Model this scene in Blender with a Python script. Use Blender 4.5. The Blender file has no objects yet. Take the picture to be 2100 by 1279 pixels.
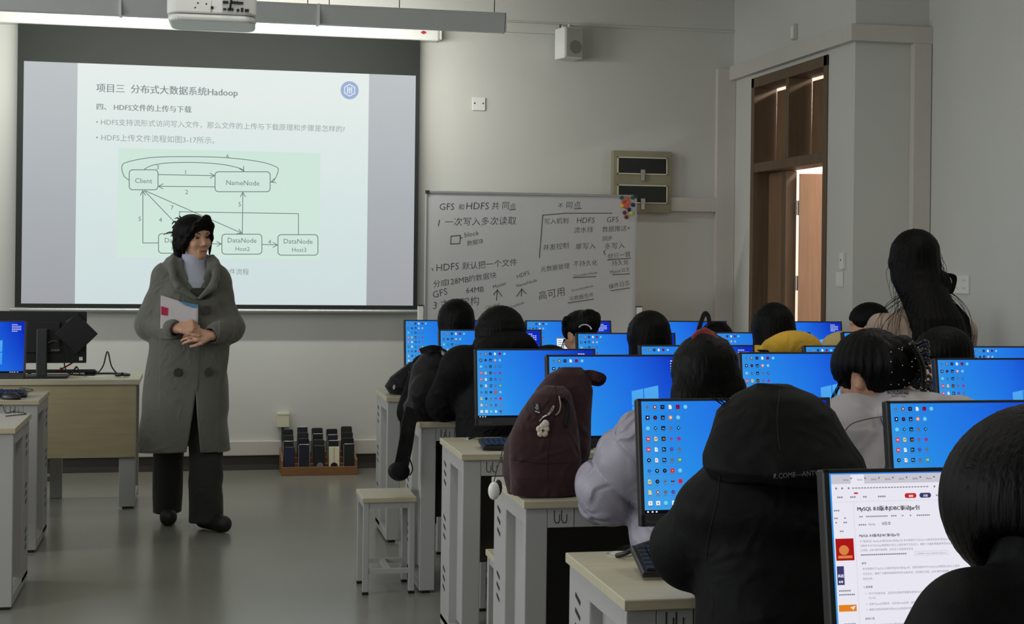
import bpy, math, random
import numpy as np
from mathutils import Vector, Matrix

# ------------------------------------------------------------------ camera, world, light, exposure
SC = bpy.context.scene
COL = SC.collection
PX_F, PX_CX, PX_CY, ROLL, CAM_H = 3050.0, 1050.0, 534.0, 0.012, 1.45
YAW = math.atan(640 / 3050)
cam_data = bpy.data.cameras.new('camera')
cam_data.sensor_fit = 'HORIZONTAL'
cam_data.sensor_width = 36.0
cam_data.lens = 36.0 * PX_F / 2100
cam_data.shift_x = 0.0
cam_data.shift_y = -(639.5 - PX_CY) / 2100
cam_data.clip_start = 0.05
camera = bpy.data.objects.new('camera', cam_data)
COL.objects.link(camera)
camera.matrix_world = (Matrix.Translation((0, 0, CAM_H)) @ Matrix.Rotation(-YAW, 4, 'Z')
                       @ Matrix.Rotation(math.pi / 2, 4, 'X') @ Matrix.Rotation(ROLL, 4, 'Z'))
SC.camera = camera
SC.view_settings.view_transform = 'Standard'
SC.view_settings.look = 'None'
SC.view_settings.exposure = 0.0
SC.view_settings.gamma = 1.0
SC.view_settings.use_curve_mapping = False

world = bpy.data.worlds.new('world')
SC.world = world
world.use_nodes = True
world.node_tree.nodes['Background'].inputs[0].default_value = (0.75, 0.85, 1.0, 1)
world.node_tree.nodes['Background'].inputs[1].default_value = 0.6

def area(name, loc, target, sx, sy, power, col=(1, 1, 1), spread=math.pi):
    d = bpy.data.lights.new(name, 'AREA')
    d.shape = 'RECTANGLE'; d.size = sx; d.size_y = sy; d.energy = power; d.color = col; d.spread = spread
    o = bpy.data.objects.new(name, d); COL.objects.link(o)
    o.location = loc
    o.rotation_euler = (Vector(target) - Vector(loc)).to_track_quat('-Z', 'Y').to_euler()
    return o

# daylight through the tall windows of the left wall; added dim fill lights under the unseen ceiling
for wy in (1.2, 4.2, 7.2):
    area('window_daylight', (-3.90, wy, 1.75), (0, wy, 1.2), 1.7, 1.5, 56, (0.95, 0.98, 1.0))
for lx in (0.2, 2.9):
    for ly in (2.2, 5.2):
        area('ceiling_fill_light', (lx, ly, 3.40), (lx, ly, 0), 0.3, 1.2, 13, (1.0, 0.97, 0.90))
# the hanging strip lamp throws its light at the front wall
area('strip_lamp_light', (0.1, 9.34, 2.82), (0.1, 10.3, 2.30), 2.6, 0.10, 40, (1.0, 1.0, 0.93))
# light from the corridor behind the open door
area('corridor_light', (5.0, 9.3, 3.1), (5.0, 9.3, 0), 0.6, 2.0, 150, (1.0, 0.93, 0.86))

# ------------------------------------------------------------------ helpers: where a pixel of the photo lands on a plane
def _ray(u, v):
    du, dv = u - PX_CX, v - PX_CY
    c, s = math.cos(ROLL), math.sin(ROLL)
    tx, ty = c * du + s * dv, -s * du + c * dv
    xc, yc = tx / PX_F, -ty / PX_F
    return (math.cos(YAW) * xc + math.sin(YAW), -math.sin(YAW) * xc + math.cos(YAW), yc)
def at_y(u, v, Y):
    r = _ray(u, v); t = Y / r[1]
    return Vector((r[0] * t, Y, r[2] * t + CAM_H))
def at_z(u, v, Z):
    r = _ray(u, v); t = (Z - CAM_H) / r[2]
    return Vector((r[0] * t, r[1] * t, Z))
def at_x(u, v, X):
    r = _ray(u, v); t = X / r[0]
    return Vector((X, r[1] * t, r[2] * t + CAM_H))

# ------------------------------------------------------------------ helpers: materials
def srgb(r, g, b):
    f = lambda c: (c / 255 / 12.92) if c / 255 <= 0.04045 else ((c / 255 + 0.055) / 1.055) ** 2.4
    return (f(r), f(g), f(b), 1)
MATS = {}
def mat(name, rgb, rough=0.6, metal=0.0, var=0.06, scale=8.0, bump=0.0, bscale=60.0, stretch=(1, 1, 1), coat=0.0, sheen=0.0, spec=0.5, wrinkle=0.0, wscale=11):
    if name in MATS: return MATS[name]
    m = bpy.data.materials.new(name); m.use_nodes = True
    nt = m.node_tree; b = nt.nodes['Principled BSDF']
    c = srgb(*rgb)
    b.inputs['Roughness'].default_value = rough
    b.inputs['Metallic'].default_value = metal
    b.inputs['Specular IOR Level'].default_value = spec
    b.inputs['Coat Weight'].default_value = coat
    b.inputs['Sheen Weight'].default_value = sheen
    tc = nt.nodes.new('ShaderNodeTexCoord'); mp = nt.nodes.new('ShaderNodeMapping')
    mp.inputs['Scale'].default_value = stretch
    nt.links.new(tc.outputs['Object'], mp.inputs[0])
    n = nt.nodes.new('ShaderNodeTexNoise'); n.inputs['Scale'].default_value = scale; n.inputs['Detail'].default_value = 4
    nt.links.new(mp.outputs[0], n.inputs['Vector'])
    r = nt.nodes.new('ShaderNodeValToRGB')
    r.color_ramp.elements[0].position = 0.3; r.color_ramp.elements[1].position = 0.7
    r.color_ramp.elements[0].color = tuple(x * (1 - var) for x in c[:3]) + (1,)
    r.color_ramp.elements[1].color = tuple(min(1, x * (1 + var)) for x in c[:3]) + (1,)
    nt.links.new(n.outputs[0], r.inputs[0]); nt.links.new(r.outputs[0], b.inputs['Base Color'])
    if bump:
        n2 = nt.nodes.new('ShaderNodeTexNoise'); n2.inputs['Scale'].default_value = bscale; n2.inputs['Detail'].default_value = 3
        nt.links.new(mp.outputs[0], n2.inputs['Vector'])
        bp = nt.nodes.new('ShaderNodeBump'); bp.inputs['Strength'].default_value = bump; bp.inputs['Distance'].default_value = 0.01
        nt.links.new(n2.outputs[0], bp.inputs['Height']); nt.links.new(bp.outputs[0], b.inputs['Normal'])
        if wrinkle:                                                 # soft creases of cloth
            n3 = nt.nodes.new('ShaderNodeTexNoise'); n3.inputs['Scale'].default_value = wscale; n3.inputs['Detail'].default_value = 2; n3.inputs['Distortion'].default_value = 1.6
            n3.noise_type = 'RIDGED_MULTIFRACTAL'
            nt.links.new(tc.outputs['Object'], n3.inputs['Vector'])
            b3 = nt.nodes.new('ShaderNodeBump'); b3.inputs['Strength'].default_value = wrinkle; b3.inputs['Distance'].default_value = 0.03
            nt.links.new(n3.outputs[0], b3.inputs['Height']); nt.links.new(b3.outputs[0], bp.inputs['Normal'])
    MATS[name] = m
    return m
def glow(name, rgb, strength=1.0):
    if name in MATS: return MATS[name]
    m = bpy.data.materials.new(name); m.use_nodes = True
    nt = m.node_tree; nt.nodes.clear()
    e = nt.nodes.new('ShaderNodeEmission'); o = nt.nodes.new('ShaderNodeOutputMaterial')
    e.inputs[0].default_value = srgb(*rgb); e.inputs[1].default_value = strength
    nt.links.new(e.outputs[0], o.inputs[0])
    MATS[name] = m
    return m
def glow_ramp(name, stops, axis=(1, 0, 0), lo=0.0, hi=1.0, noise=0.05):
    """picture shown by a lit screen: colour stops along a direction of the screen"""
    m = bpy.data.materials.new(name); m.use_nodes = True
    nt = m.node_tree; nt.nodes.clear()
    e = nt.nodes.new('ShaderNodeEmission'); o = nt.nodes.new('ShaderNodeOutputMaterial')
    tc = nt.nodes.new('ShaderNodeTexCoord'); dp = nt.nodes.new('ShaderNodeVectorMath'); dp.operation = 'DOT_PRODUCT'
    dp.inputs[1].default_value = axis
    nt.links.new(tc.outputs['Object'], dp.inputs[0])
    mr = nt.nodes.new('ShaderNodeMapRange'); mr.inputs['From Min'].default_value = lo; mr.inputs['From Max'].default_value = hi
    nt.links.new(dp.outputs['Value'], mr.inputs['Value'])
    n = nt.nodes.new('ShaderNodeTexNoise'); n.inputs['Scale'].default_value = 6; nt.links.new(tc.outputs['Object'], n.inputs['Vector'])
    a = nt.nodes.new('ShaderNodeMath'); a.operation = 'MULTIPLY_ADD'; a.inputs[1].default_value = noise
    nt.links.new(n.outputs[0], a.inputs[0]); nt.links.new(mr.outputs[0], a.inputs[2])
    r = nt.nodes.new('ShaderNodeValToRGB')
    el = r.color_ramp.elements
    while len(el) < len(stops): el.new(0.5)
    for q, (p, c) in zip(el, stops): q.position = p; q.color = srgb(*c)
    nt.links.new(a.outputs[0], r.inputs[0]); nt.links.new(r.outputs[0], e.inputs[0])
    nt.links.new(e.outputs[0], o.inputs[0])
    MATS[name] = m
    return m

# ------------------------------------------------------------------ helpers: objects
def thing(name, label, cat, loc=(0, 0, 0), rz=0.0, group=None):
    o = bpy.data.objects.new(name, None); COL.objects.link(o)
    o.empty_display_size = 0.05
    o.location = loc; o.rotation_euler = (0, 0, rz)
    return tag(o, label, cat, group)
def tag(o, label, cat, group=None):
    o['label'] = label; o['category'] = cat
    if group: o['group'] = group
    return o
def dup(root, loc=None, label=None, rz=None):
    r = root.copy(); COL.objects.link(r)
    if loc is not None: r.location = loc
    if rz is not None: r.rotation_euler = (0, 0, rz)
    if label: r['label'] = label
    for ch in list(root.children):
        c = ch.copy(); COL.objects.link(c); c.parent = r
        for g in list(ch.children):
            d = g.copy(); COL.objects.link(d); d.parent = c
    return r

def text_geo(s, bold=0.0):
    cu = bpy.data.curves.new('lettering', 'FONT')
    cu.body = s; cu.offset = bold; cu.resolution_u = 2
    o = bpy.data.objects.new('lettering', cu)
    COL.objects.link(o)
    me = bpy.data.meshes.new_from_object(o.evaluated_get(bpy.context.evaluated_depsgraph_get()))
    v = [tuple(x.co) for x in me.vertices]; f = [tuple(p.vertices) for p in me.polygons]
    bpy.data.objects.remove(o); bpy.data.curves.remove(cu); bpy.data.meshes.remove(me)
    return v, f
TXT = {}
def text_width(t):
    if (t, 0.0) not in TXT: TXT[(t, 0.0)] = text_geo(t)
    v = TXT[(t, 0.0)][0]
    return max(p[0] for p in v) - min(p[0] for p in v)

class MB:
    """collects shapes that become ONE mesh object"""
    def __init__(s): s.v = []; s.f = []; s.m = []
    def add(s, v, f, mi=0):
        n = len(s.v); s.v += [tuple(p) for p in v]; s.f += [tuple(i + n for i in q) for q in f]; s.m += [mi] * len(f); return s
    def box(s, x0, x1, y0, y1, z0, z1, mi=0, M=None):
        v = [Vector((x, y, z)) for x in (x0, x1) for y in (y0, y1) for z in (z0, z1)]
        if M is not None: v = [M @ p for p in v]
        return s.add(v, [(0, 1, 3, 2), (4, 6, 7, 5), (0, 4, 5, 1), (2, 3, 7, 6), (0, 2, 6, 4), (1, 5, 7, 3)], mi)
    def quad(s, a, b, c, d, mi=0): return s.add([a, b, c, d], [(0, 1, 2, 3)], mi)
    def prism(s, pts, d, mi=0):
        """closed outline pts (3-D, planar) pushed along d"""
        n = len(pts); d = Vector(d); p = [Vector(q) for q in pts]
        f = [tuple(range(n))[::-1], tuple(range(n, 2 * n))] + [(i, (i + 1) % n, n + (i + 1) % n, n + i) for i in range(n)]
        return s.add(p + [q + d for q in p], f, mi)
    def cyl(s, a, b, r, n=16, r2=None, mi=0):
        a, b = Vector(a), Vector(b); r2 = r if r2 is None else r2
        w = (b - a).normalized(); u = w.orthogonal().normalized(); t = w.cross(u)
        v = [a + (u * math.cos(k * 2 * math.pi / n) + t * math.sin(k * 2 * math.pi / n)) * r for k in range(n)]
        v += [b + (u * math.cos(k * 2 * math.pi / n) + t * math.sin(k * 2 * math.pi / n)) * r2 for k in range(n)]
        return s.add(v, [tuple(range(n))[::-1], tuple(range(n, 2 * n))] + [(i, (i + 1) % n, n + (i + 1) % n, n + i) for i in range(n)], mi)
    def tube(s, pts, r, n=8, mi=0, sub=6, taper=None, closed=False):
        p = [Vector(q) for q in pts]
        if sub > 1 and len(p) > 2: p = catmull(p, sub, closed)
        m = len(p); vs = []; ref = None
        for i, q in enumerate(p):
            d = (p[(i + 1) % m] - p[i - 1]) if closed else (p[min(i + 1, m - 1)] - p[max(i - 1, 0)])
            d = d.normalized() if d.length > 1e-9 else Vector((0, 0, 1))
            if ref is None: ref = d.orthogonal().normalized()
            ref = (ref - d * ref.dot(d)); ref = ref.normalized() if ref.length > 1e-6 else d.orthogonal().normalized()
            t = d.cross(ref)
            rr = r if taper is None else r + (taper - r) * i / max(1, m - 1)
            vs += [q + (ref * math.cos(k * 2 * math.pi / n) + t * math.sin(k * 2 * math.pi / n)) * rr for k in range(n)]
        f = [(i * n + k, i * n + (k + 1) % n, ((i + 1) % m) * n + (k + 1) % n, ((i + 1) % m) * n + k)
             for i in range(m if closed else m - 1) for k in range(n)]
        if not closed: f += [tuple(range(n))[::-1], tuple(range((m - 1) * n, m * n))]
        return s.add(vs, f, mi)
    def ribbon(s, pts, w, t, up=(0, 0, 1), mi=0, sub=6):
        """flat strap along pts, w wide across `up`, t thick"""
        p = catmull([Vector(q) for q in pts], sub) if len(pts) > 2 else [Vector(q) for q in pts]
        m = len(p); vs = []
        for i, q in enumerate(p):
            d = (p[min(i + 1, m - 1)] - p[max(i - 1, 0)]).normalized()
            a = d.cross(Vector(up)); a = a.normalized() if a.length > 1e-5 else d.orthogonal().normalized()
            b = d.cross(a).normalized()
            vs += [q + a * w / 2 + b * t / 2, q - a * w / 2 + b * t / 2, q - a * w / 2 - b * t / 2, q + a * w / 2 - b * t / 2]
        f = [(i * 4 + k, i * 4 + (k + 1) % 4, i * 4 + 4 + (k + 1) % 4, i * 4 + 4 + k) for i in range(m - 1) for k in range(4)]
        return s.add(vs, f + [(3, 2, 1, 0), tuple(range(m * 4 - 4, m * 4))], mi)
    def ball(s, c, r, n=16, mi=0, M=None):
        r = (r, r, r) if not hasattr(r, '__len__') else r
        h = n // 2; vs = []; f = []
        for i in range(1, h):
            a = math.pi * i / h
            for k in range(n):
                p = Vector((r[0] * math.sin(a) * math.cos(2 * math.pi * k / n), r[1] * math.sin(a) * math.sin(2 * math.pi * k / n), r[2] * math.cos(a)))
                vs.append((M @ p if M is not None else p) + Vector(c))
        top, bot = Vector((0, 0, r[2])), Vector((0, 0, -r[2]))
        vs += [(M @ top if M is not None else top) + Vector(c), (M @ bot if M is not None else bot) + Vector(c)]
        for i in range(h - 2):
            for k in range(n): f.append((i * n + k, i * n + n + k, i * n + n + (k + 1) % n, i * n + (k + 1) % n))
        T, B = (h - 1) * n, (h - 1) * n + 1
        for k in range(n): f += [(T, k, (k + 1) % n), (B, (h - 2) * n + (k + 1) % n, (h - 2) * n + k)]
        return s.add(vs, f, mi)
    def disc(s, c, r, ax, ay, n=20, mi=0):
        c, ax, ay = Vector(c), Vector(ax), Vector(ay)
        return s.add([c + ax * r * math.cos(2 * math.pi * k / n) + ay * r * math.sin(2 * math.pi * k / n) for k in range(n)], [tuple(range(n))], mi)
    def line(s, a, b, w, n, mi=0, th=0.0006):
        """flat drawn line from a to b on a surface with normal n"""
        a, b, n = Vector(a), Vector(b), Vector(n).normalized()
        d = (b - a).normalized(); q = d.cross(n) * (w / 2)
        return s.prism([a + q - d * w / 2, b + q + d * w / 2, b - q + d * w / 2, a - q - d * w / 2], n * th, mi)
    def poly(s, pts, w, n, mi=0, sub=1, closed=False):
        p = [Vector(q) for q in pts]
        if sub > 1: p = catmull(p, sub)
        if closed: p.append(p[0])
        for a, b in zip(p, p[1:]): s.line(a, b, w, n, mi)
        return s
    def text(s, t, a, b, up, mi=0, bold=0.0, h=None):
        """lettering whose left end is a and right end b (baseline), standing along up"""
        k = (t, bold)
        if k not in TXT: TXT[k] = text_geo(t, bold)
        v, f = TXT[k]
        if not v: return s
        x0 = min(p[0] for p in v); x1 = max(p[0] for p in v)
        a, b = Vector(a), Vector(b); d = b - a; sc = d.length / max(1e-6, x1 - x0); d.normalize()
        u = Vector(up).normalized(); sy = sc if h is None else h
        return s.add([a + d * (p[0] - x0) * sc + u * p[1] * sy for p in v], f, mi)
    def build(s, name, mats, parent=None, smooth=False, bevel=0.0, seg=2, kind=None, loc=None):
        me = bpy.data.meshes.new(name)
        off = Vector(loc) if loc is not None else Vector((0, 0, 0))
        me.from_pydata([tuple(Vector(p) - off) for p in s.v], [], s.f)
        for m_ in (mats if isinstance(mats, (list, tuple)) else [mats]): me.materials.append(m_)
        me.polygons.foreach_set('material_index', s.m)
        if smooth: me.polygons.foreach_set('use_smooth', [True] * len(s.f))
        me.update()
        o = bpy.data.objects.new(name, me); COL.objects.link(o)
        if loc is not None: o.location = off
        if parent is not None: o.parent = parent
        if bevel:
            bv = o.modifiers.new('edge', 'BEVEL'); bv.width = bevel; bv.segments = seg; bv.limit_method = 'ANGLE'; bv.angle_limit = 0.7
        if kind: o['kind'] = kind
        return o
def catmull(p, sub, closed=False):
    out = []; m = len(p)
    for i in range(m if closed else m - 1):
        if closed: a, b, c, d = p[i - 1], p[i], p[(i + 1) % m], p[(i + 2) % m]
        else: a, b, c, d = p[max(i - 1, 0)], p[i], p[i + 1], p[min(i + 2, m - 1)]
        for k in range(sub):
            t = k / sub
            out.append(0.5 * ((2 * b) + (c - a) * t + (2 * a - 5 * b + 4 * c - d) * t * t + (3 * b - a - 3 * c + d) * t ** 3))
    if not closed: out.append(p[-1])
    return out
def rbox(x0, x1, y0, y1, z0, z1): return MB().box(x0, x1, y0, y1, z0, z1)
def struct(o): o['kind'] = 'structure'; return o
V = Vector
# ------------------------------------------------------------------ materials of the room
m_wall = mat('wall paint', (198, 198, 192), 0.75, var=0.02, scale=1.5, bump=0.05, bscale=150)
m_ceil = mat('ceiling paint', (215, 214, 208), 0.8, var=0.02)
m_floor = mat('grey resin floor', (130, 130, 121), 0.22, var=0.05, scale=1.2, bump=0.012, bscale=6, spec=0.45)
m_base = mat('dark grey baseboard', (66, 63, 58), 0.6, var=0.08)
m_duct = mat('white plastic duct', (196, 192, 184), 0.5, var=0.02)
m_white = mat('white plastic', (222, 222, 218), 0.4, var=0.02)
m_cream = mat('cream plastic', (206, 204, 180), 0.5, var=0.03)
m_black = mat('black plastic', (17, 17, 18), 0.42, var=0.1)
m_matteblack = mat('matte black', (14, 14, 15), 0.7, var=0.1)
m_dark = mat('dark grey plastic', (42, 43, 45), 0.5, var=0.08)
m_chrome = mat('brushed metal', (190, 188, 180), 0.3, metal=1.0, var=0.05)
m_alu = mat('grey aluminium', (172, 174, 175), 0.4, metal=0.6, var=0.04)
m_wood = mat('brown door wood', (126, 98, 74), 0.5, var=0.16, scale=5, stretch=(9, 9, 0.6), bump=0.03, bscale=30)
m_wood_dark = mat('dark door frame wood', (98, 78, 58), 0.5, var=0.14, scale=5, stretch=(9, 9, 0.6))
m_wood_pale = mat('pink brown door leaf', (186, 146, 118), 0.5, var=0.1, scale=5, stretch=(9, 9, 0.6))

FW, LX, DX, RX, RY, CZ, BY = 10.3, -4.0, 3.80, 4.274, 8.24, 3.5, -2.5
# ------------------------------------------------------------------ the room
struct(rbox(LX - .2, 7.2, BY - .2, 11.2, -.2, 0).build('floor', m_floor))
struct(rbox(LX - .2, 7.2, BY - .2, 11.2, CZ, CZ + .2).build('ceiling', m_ceil))
struct(rbox(LX - .2, DX + .2, FW, FW + .2, 0, CZ).build('wall_front', m_wall))
struct(rbox(LX - .2, RX + .2, BY - .2, BY, 0, CZ).build('wall_back', m_wall))
w = MB()                                                            # left wall with three window openings
ys = [BY, .3, 2.1, 3.3, 5.1, 6.3, 8.1, FW]
for i in range(0, 7, 2): w.box(LX - .2, LX, ys[i], ys[i + 1], 0, CZ)
for i in (1, 3, 5):
    w.box(LX - .2, LX, ys[i], ys[i + 1], 0, .95); w.box(LX - .2, LX, ys[i], ys[i + 1], 2.55, CZ)
struct(w.build('wall_left', m_wall))
m_glass = mat('window glass', (235, 240, 240), 0.05, var=0.0); m_glass.node_tree.nodes['Principled BSDF'].inputs['Transmission Weight'].default_value = 1.0
for k, i in enumerate((1, 3, 5)):
    fr = MB(); a, b = ys[i], ys[i + 1]
    for y0, y1, z0, z1 in ((a, b, .95, 1.0), (a, b, 2.5, 2.55), (a, a + .05, 1.0, 2.5), (b - .05, b, 1.0, 2.5), ((a + b) / 2 - .03, (a + b) / 2 + .03, 1.0, 2.5)):
        fr.box(LX - .13, LX - .07, y0, y1, z0, z1)
    wf = struct(fr.build('window_%d' % (k + 1), m_white))
    rbox(LX - .105, LX - .097, a + .05, b - .05, 1.0, 2.5).build('window_pane', m_glass, wf)
struct(rbox(RX, RX + .2, BY, RY, 0, CZ).build('wall_right', m_wall))
struct(rbox(DX, RX + .2, RY, RY + .2, 0, CZ).build('wall_return', m_wall))
D0, D1, DZ = 8.62, 9.915, 2.75                                      # door opening along y, its head height
w = MB(); w.box(DX, DX + .2, RY + .2, D0, 0, CZ); w.box(DX, DX + .2, D1, FW, 0, CZ); w.box(DX, DX + .2, D0, D1, DZ, CZ)
struct(w.build('wall_doorway', m_wall))
m_corr = mat('corridor wall paint', (214, 200, 190), 0.8, var=0.02)
w = MB(); w.box(6.2, 6.4, 7.2, 11.2, 0, CZ); w.box(DX + .2, 6.4, 11.0, 11.2, 0, CZ); w.box(RX + .2, 6.4, 7.0, 7.2, 0, CZ)
struct(w.build('wall_corridor', m_corr))
# baseboards and cable ducts
struct(rbox(LX, DX - .012, FW - .012, FW, 0, .10).build('baseboard_front', m_base))
struct(rbox(RX - .012, RX, BY, RY, 0, .10).build('baseboard_right', m_base))
struct(rbox(LX, DX - .012, FW - .035, FW, .102, .20).build('trim_1', m_duct, bevel=.004))
b = MB(); b.box(DX - .05, DX, RY - .0, FW - .04, 2.775, 2.875); b.box(DX - .05, RX, RY - .05, RY, 2.775, 2.875); b.box(4.155, RX - .005, RY - .05, RY, 0, 2.775)
struct(b.build('trim_2', m_duct, bevel=.003))
b = MB(); b.box(3.66, DX - .001, FW - .05, FW, .2, 2.86); b.box(3.30, 3.66, FW - .045, FW, 1.82, 1.92)
struct(b.build('trim_3', m_duct, bevel=.003))
b = MB(); b.box(-1.6, DX, FW - .012, FW, 3.13, 3.145); b.box(2.05, 2.48, FW - .03, FW, 3.06, 3.13)
struct(b.build('trim_4', m_wall, bevel=.003))

# ------------------------------------------------------------------ the door in the right wall
def door():
    fr = MB(); x0, x1 = DX - .012, DX + .16; t = .055
    fr.box(x0, x1, D0, D0 + t, 0, DZ); fr.box(x0, x1, D1 - t, D1, 0, DZ); fr.box(x0, x1, D0, D1, DZ - .07, DZ)
    fr.box(x0 + .004, x1, D0 + t, D1 - t, 2.085, 2.15)
    ym = (D0 + D1) / 2
    fr.box(x0 + .004, x1, ym - .025, ym + .025, 2.15, DZ - .07)
    o = struct(fr.build('door_1', m_wood_dark, bevel=.004))
    for a, b in ((D0 + t, ym - .025), (ym + .025, D1 - t)):         # two transom flaps, tipped open towards the corridor
        M = Matrix.Translation((x1 - .01, 0, 2.16)) @ Matrix.Rotation(math.radians(0.5), 4, 'Y')
        f = MB().box(0, .03, a + .012, b - .012, 0, .50, M=M).build('transom_flap', m_wood, o, bevel=.004)
        s = MB(); ys_ = a + .10
        s.cyl((x1 - .03, ys_, 2.50), (x1 + .0, ys_, 2.36), .006); s.cyl((x1 - .03, ys_, 2.36), (x1 - .03, ys_, 2.50), .008); s.cyl((x1 - .03, ys_, 2.25), (x1 - .03, ys_, 2.36), .005)
        s.build('stay_arm', m_chrome, f, smooth=True)
    # narrow fixed leaf at the far side, then the wide leaf swung out into the corridor
    rbox(x1 - .055, x1 - .01, D1 - t - .30, D1 - t - .002, .01, 2.083).build('fixed_leaf', m_wood, o, bevel=.004)
    rbox(x1 - .08, x1 - .0, D1 - t - .375, D1 - t - .302, .01, 2.083).build('door_post', m_wood_dark, o, bevel=.004)
    return o
door_1 = door()
hy = D1 - .055 - .38
leaf = MB().box(.0, .84, -.045, 0, .01, 2.06)
lf = struct(leaf.build('door_2', m_wood_pale, bevel=.004))
lf.location = (DX + .172, hy - .005, 0); lf.rotation_euler = (0, 0, math.radians(-22))
for hz in (1.83, 1.32, .5):
    h = MB(); h.box(.0, .03, .0, .004, hz - .05, hz + .05); h.cyl((-.008, .004, hz - .05), (-.008, .004, hz + .05), .008)
    h.box(-.045, -.01, .002, .006, hz - .05, hz + .05)
    h.build('hinge', m_chrome, lf, bevel=.001)
hd = MB(); hd.tube([(.76, .0, 1.0), (.76, .05, 1.0), (.66, .05, 1.0)], .009); hd.box(.74, .78, 0, .006, .9, 1.1)
hd.build('door_handle', m_chrome, lf, smooth=False)

# ------------------------------------------------------------------ projection screen
SY = 10.2
n_ = V((0, -1, 0))
sc = thing('projection_screen', 'large pull-down projection screen showing a slide, on the front wall', 'projection screen', (.15, SY, 1.1))
def rel(o, p): return V(p) - V(o.location)
def loc_quad(mb, o, u0, v0, u1, v1, Y, mi): pass
b = MB(); L = sc.location
xa, xb = -1.185 - L.x, 1.475 - L.x
b.box(xa - .13, xb + .13, -.01, .09, 2.965 - 1.1, 3.085 - 1.1)
sc_case = b.build('housing', m_white, sc, bevel=.012)
for a_ in (xb + .131, xa - .15): MB().box(a_, a_ + .019, 0, .085, 2.975 - 1.1, 3.075 - 1.1).build('end_cap', m_white, sc_case, bevel=.004)
m_red = mat('red logo', (176, 40, 40), 0.5)
b = MB(); b.disc((xb + .02, -.0115, 3.018 - 1.1), .012, (1, 0, 0), (0, 0, 1)); b.disc((xb + .02, -.0116, 3.018 - 1.1), .02, (1, 0, 0), (0, 0, .45)); b.build('emblem', m_red, sc_case)
MB().box(xa, xb, .012, .016, 1.105 - 1.1, 2.965 - 1.1).build('black_border', mat('screen border cloth', (28, 31, 28), 0.8), sc)
b = MB(); b.cyl((xa - .03, .012, -.012), (xb + .03, .012, -.012), .014); b.cyl((xb + .03, .012, -.012), (xb + .05, .012, -.012), .009)
b.build('weight_bar', m_alu, sc, smooth=False)
# the projected picture: projector light put in as glowing flat shapes on the cloth
PY = SY + .0105
def sp(u, v, lift=0.0):
    p = at_y(u, v, PY - lift); return p - L
im = MB()
def scr_quad(u0, v0, u1, v1, mi, lift):
    # rectangle of the screen given by two photo corners, kept upright on the cloth
    a, c = sp(u0, v0, lift), sp(u1, v1, lift)
    im.quad((a.x, a.y, a.z), (a.x, a.y, c.z), (c.x, a.y, c.z), (c.x, a.y, a.z), mi)
m_pic = [glow_ramp('projected slide', [(0, (204, 218, 220)), (.45, (212, 228, 226)), (1, (230, 238, 235))], (0, 0, 1), 0, 1.65, .1),
         glow_ramp('projector letterbox left', [(0, (158, 160, 164)), (.5, (172, 177, 182)), (1, (190, 196, 198))], (0, 0, 1), 0, 1.65, .08),
         glow('slide text', (136, 147, 147)), glow('slide lines', (112, 122, 120)), glow('slide diagram ground', (207, 231, 219)),
         glow('slide logo', (158, 178, 214)), glow('slide logo light', (222, 232, 240)), glow('slide body text', (152, 164, 164))]
xl, xr = -1.145 - L.x, 1.447 - L.x
zb, zt = 1.13 - 1.1, 2.72 - 1.1
xs0, xs1 = sp(156, 400).x, sp(754, 400).x
yy = .0115
im.quad((xl, yy, zt), (xl, yy, zb), (xs0, yy, zb), (xs0, yy, zt), 1)
im.quad((xs1, yy, zt), (xs1, yy, zb), (xr, yy, zb), (xr, yy, zt), 1)
im.quad((xs0, yy, zt), (xs0, yy, zb), (xs1, yy, zb), (xs1, yy, zt), 0)
scr_quad(243, 303, 655, 532, 4, .0005)
up = V((0, 0, 1))
def stx(t, u0, u1, v, mi=2, bold=0.0, dv=0.0):
    a, c = sp(u0, v, .0015), sp(u1, v + dv, .0015); c.z = a.z
    if len(t) == 1: im.text(t, a, a + V((text_width(t) * .042, 0, 0)), up, mi)
    else: im.text(t, a, c, up, mi, bold)
for q_ in (0, .8): stx('项目三  分布式大数据系统Hadoop', 197 + q_, 487 + q_, 187)
for q_ in (0, .7): stx('四、 HDFS文件的上传与下载', 198 + q_, 392 + q_, 224)
stx('• HDFS支持流形式访问写入文件，那么文件的上传与下载原理和步骤是怎样的?', 197, 707, 255, 7, .0)
stx('• HDFS上传文件流程如图3-17所示。', 197, 440, 287, 7, .0)
stx('HDFS上传文件流程', 396, 510, 561, 2, .0)
def rr(u0, v0, u1, v1, r=7, w=1.6):
    pts = []
    for cx, cy, a0 in ((u1 - r, v0 + r, -90), (u1 - r, v1 - r, 0), (u0 + r, v1 - r, 90), (u0 + r, v0 + r, 180)):
        for k in range(5):
            a = math.radians(a0 + k * 22.5); pts.append(sp(cx + r * math.cos(a), cy + r * math.sin(a), .001))
    im.poly(pts, w * .0033, n_, 3, closed=True)
def ln(*uv, w=1.5, sub=1): im.poly([sp(u, v, .001) for u, v in uv], w * .0033, n_, 3, sub=sub)
def arrow(u, v, du, dv):
    for s in (-1, 1): ln((u, v), (u - du * 9 - dv * 5 * s, v - dv * 9 + du * 5 * s))
rr(265, 348, 324, 389); rr(441, 352, 554, 393); rr(325, 479, 408, 519); rr(455, 480, 537, 521); rr(570, 481, 652, 523)
ln((324, 358), (440, 360)); arrow(440, 360, 1, 0); ln((325, 382), (441, 383)); arrow(325, 382, -1, 0)
ln((296, 347), (312, 339), (345, 334), (400, 333), (455, 337), (492, 345), (500, 351), sub=5); arrow(500, 351, .5, .85)
ln((264, 369), (254, 360), (250, 341), (262, 332), (310, 323), (380, 321), (460, 323), (530, 331), (566, 342), (570, 352), (562, 370), (555, 373), sub=5); arrow(556, 373, -.9, .3)
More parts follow.
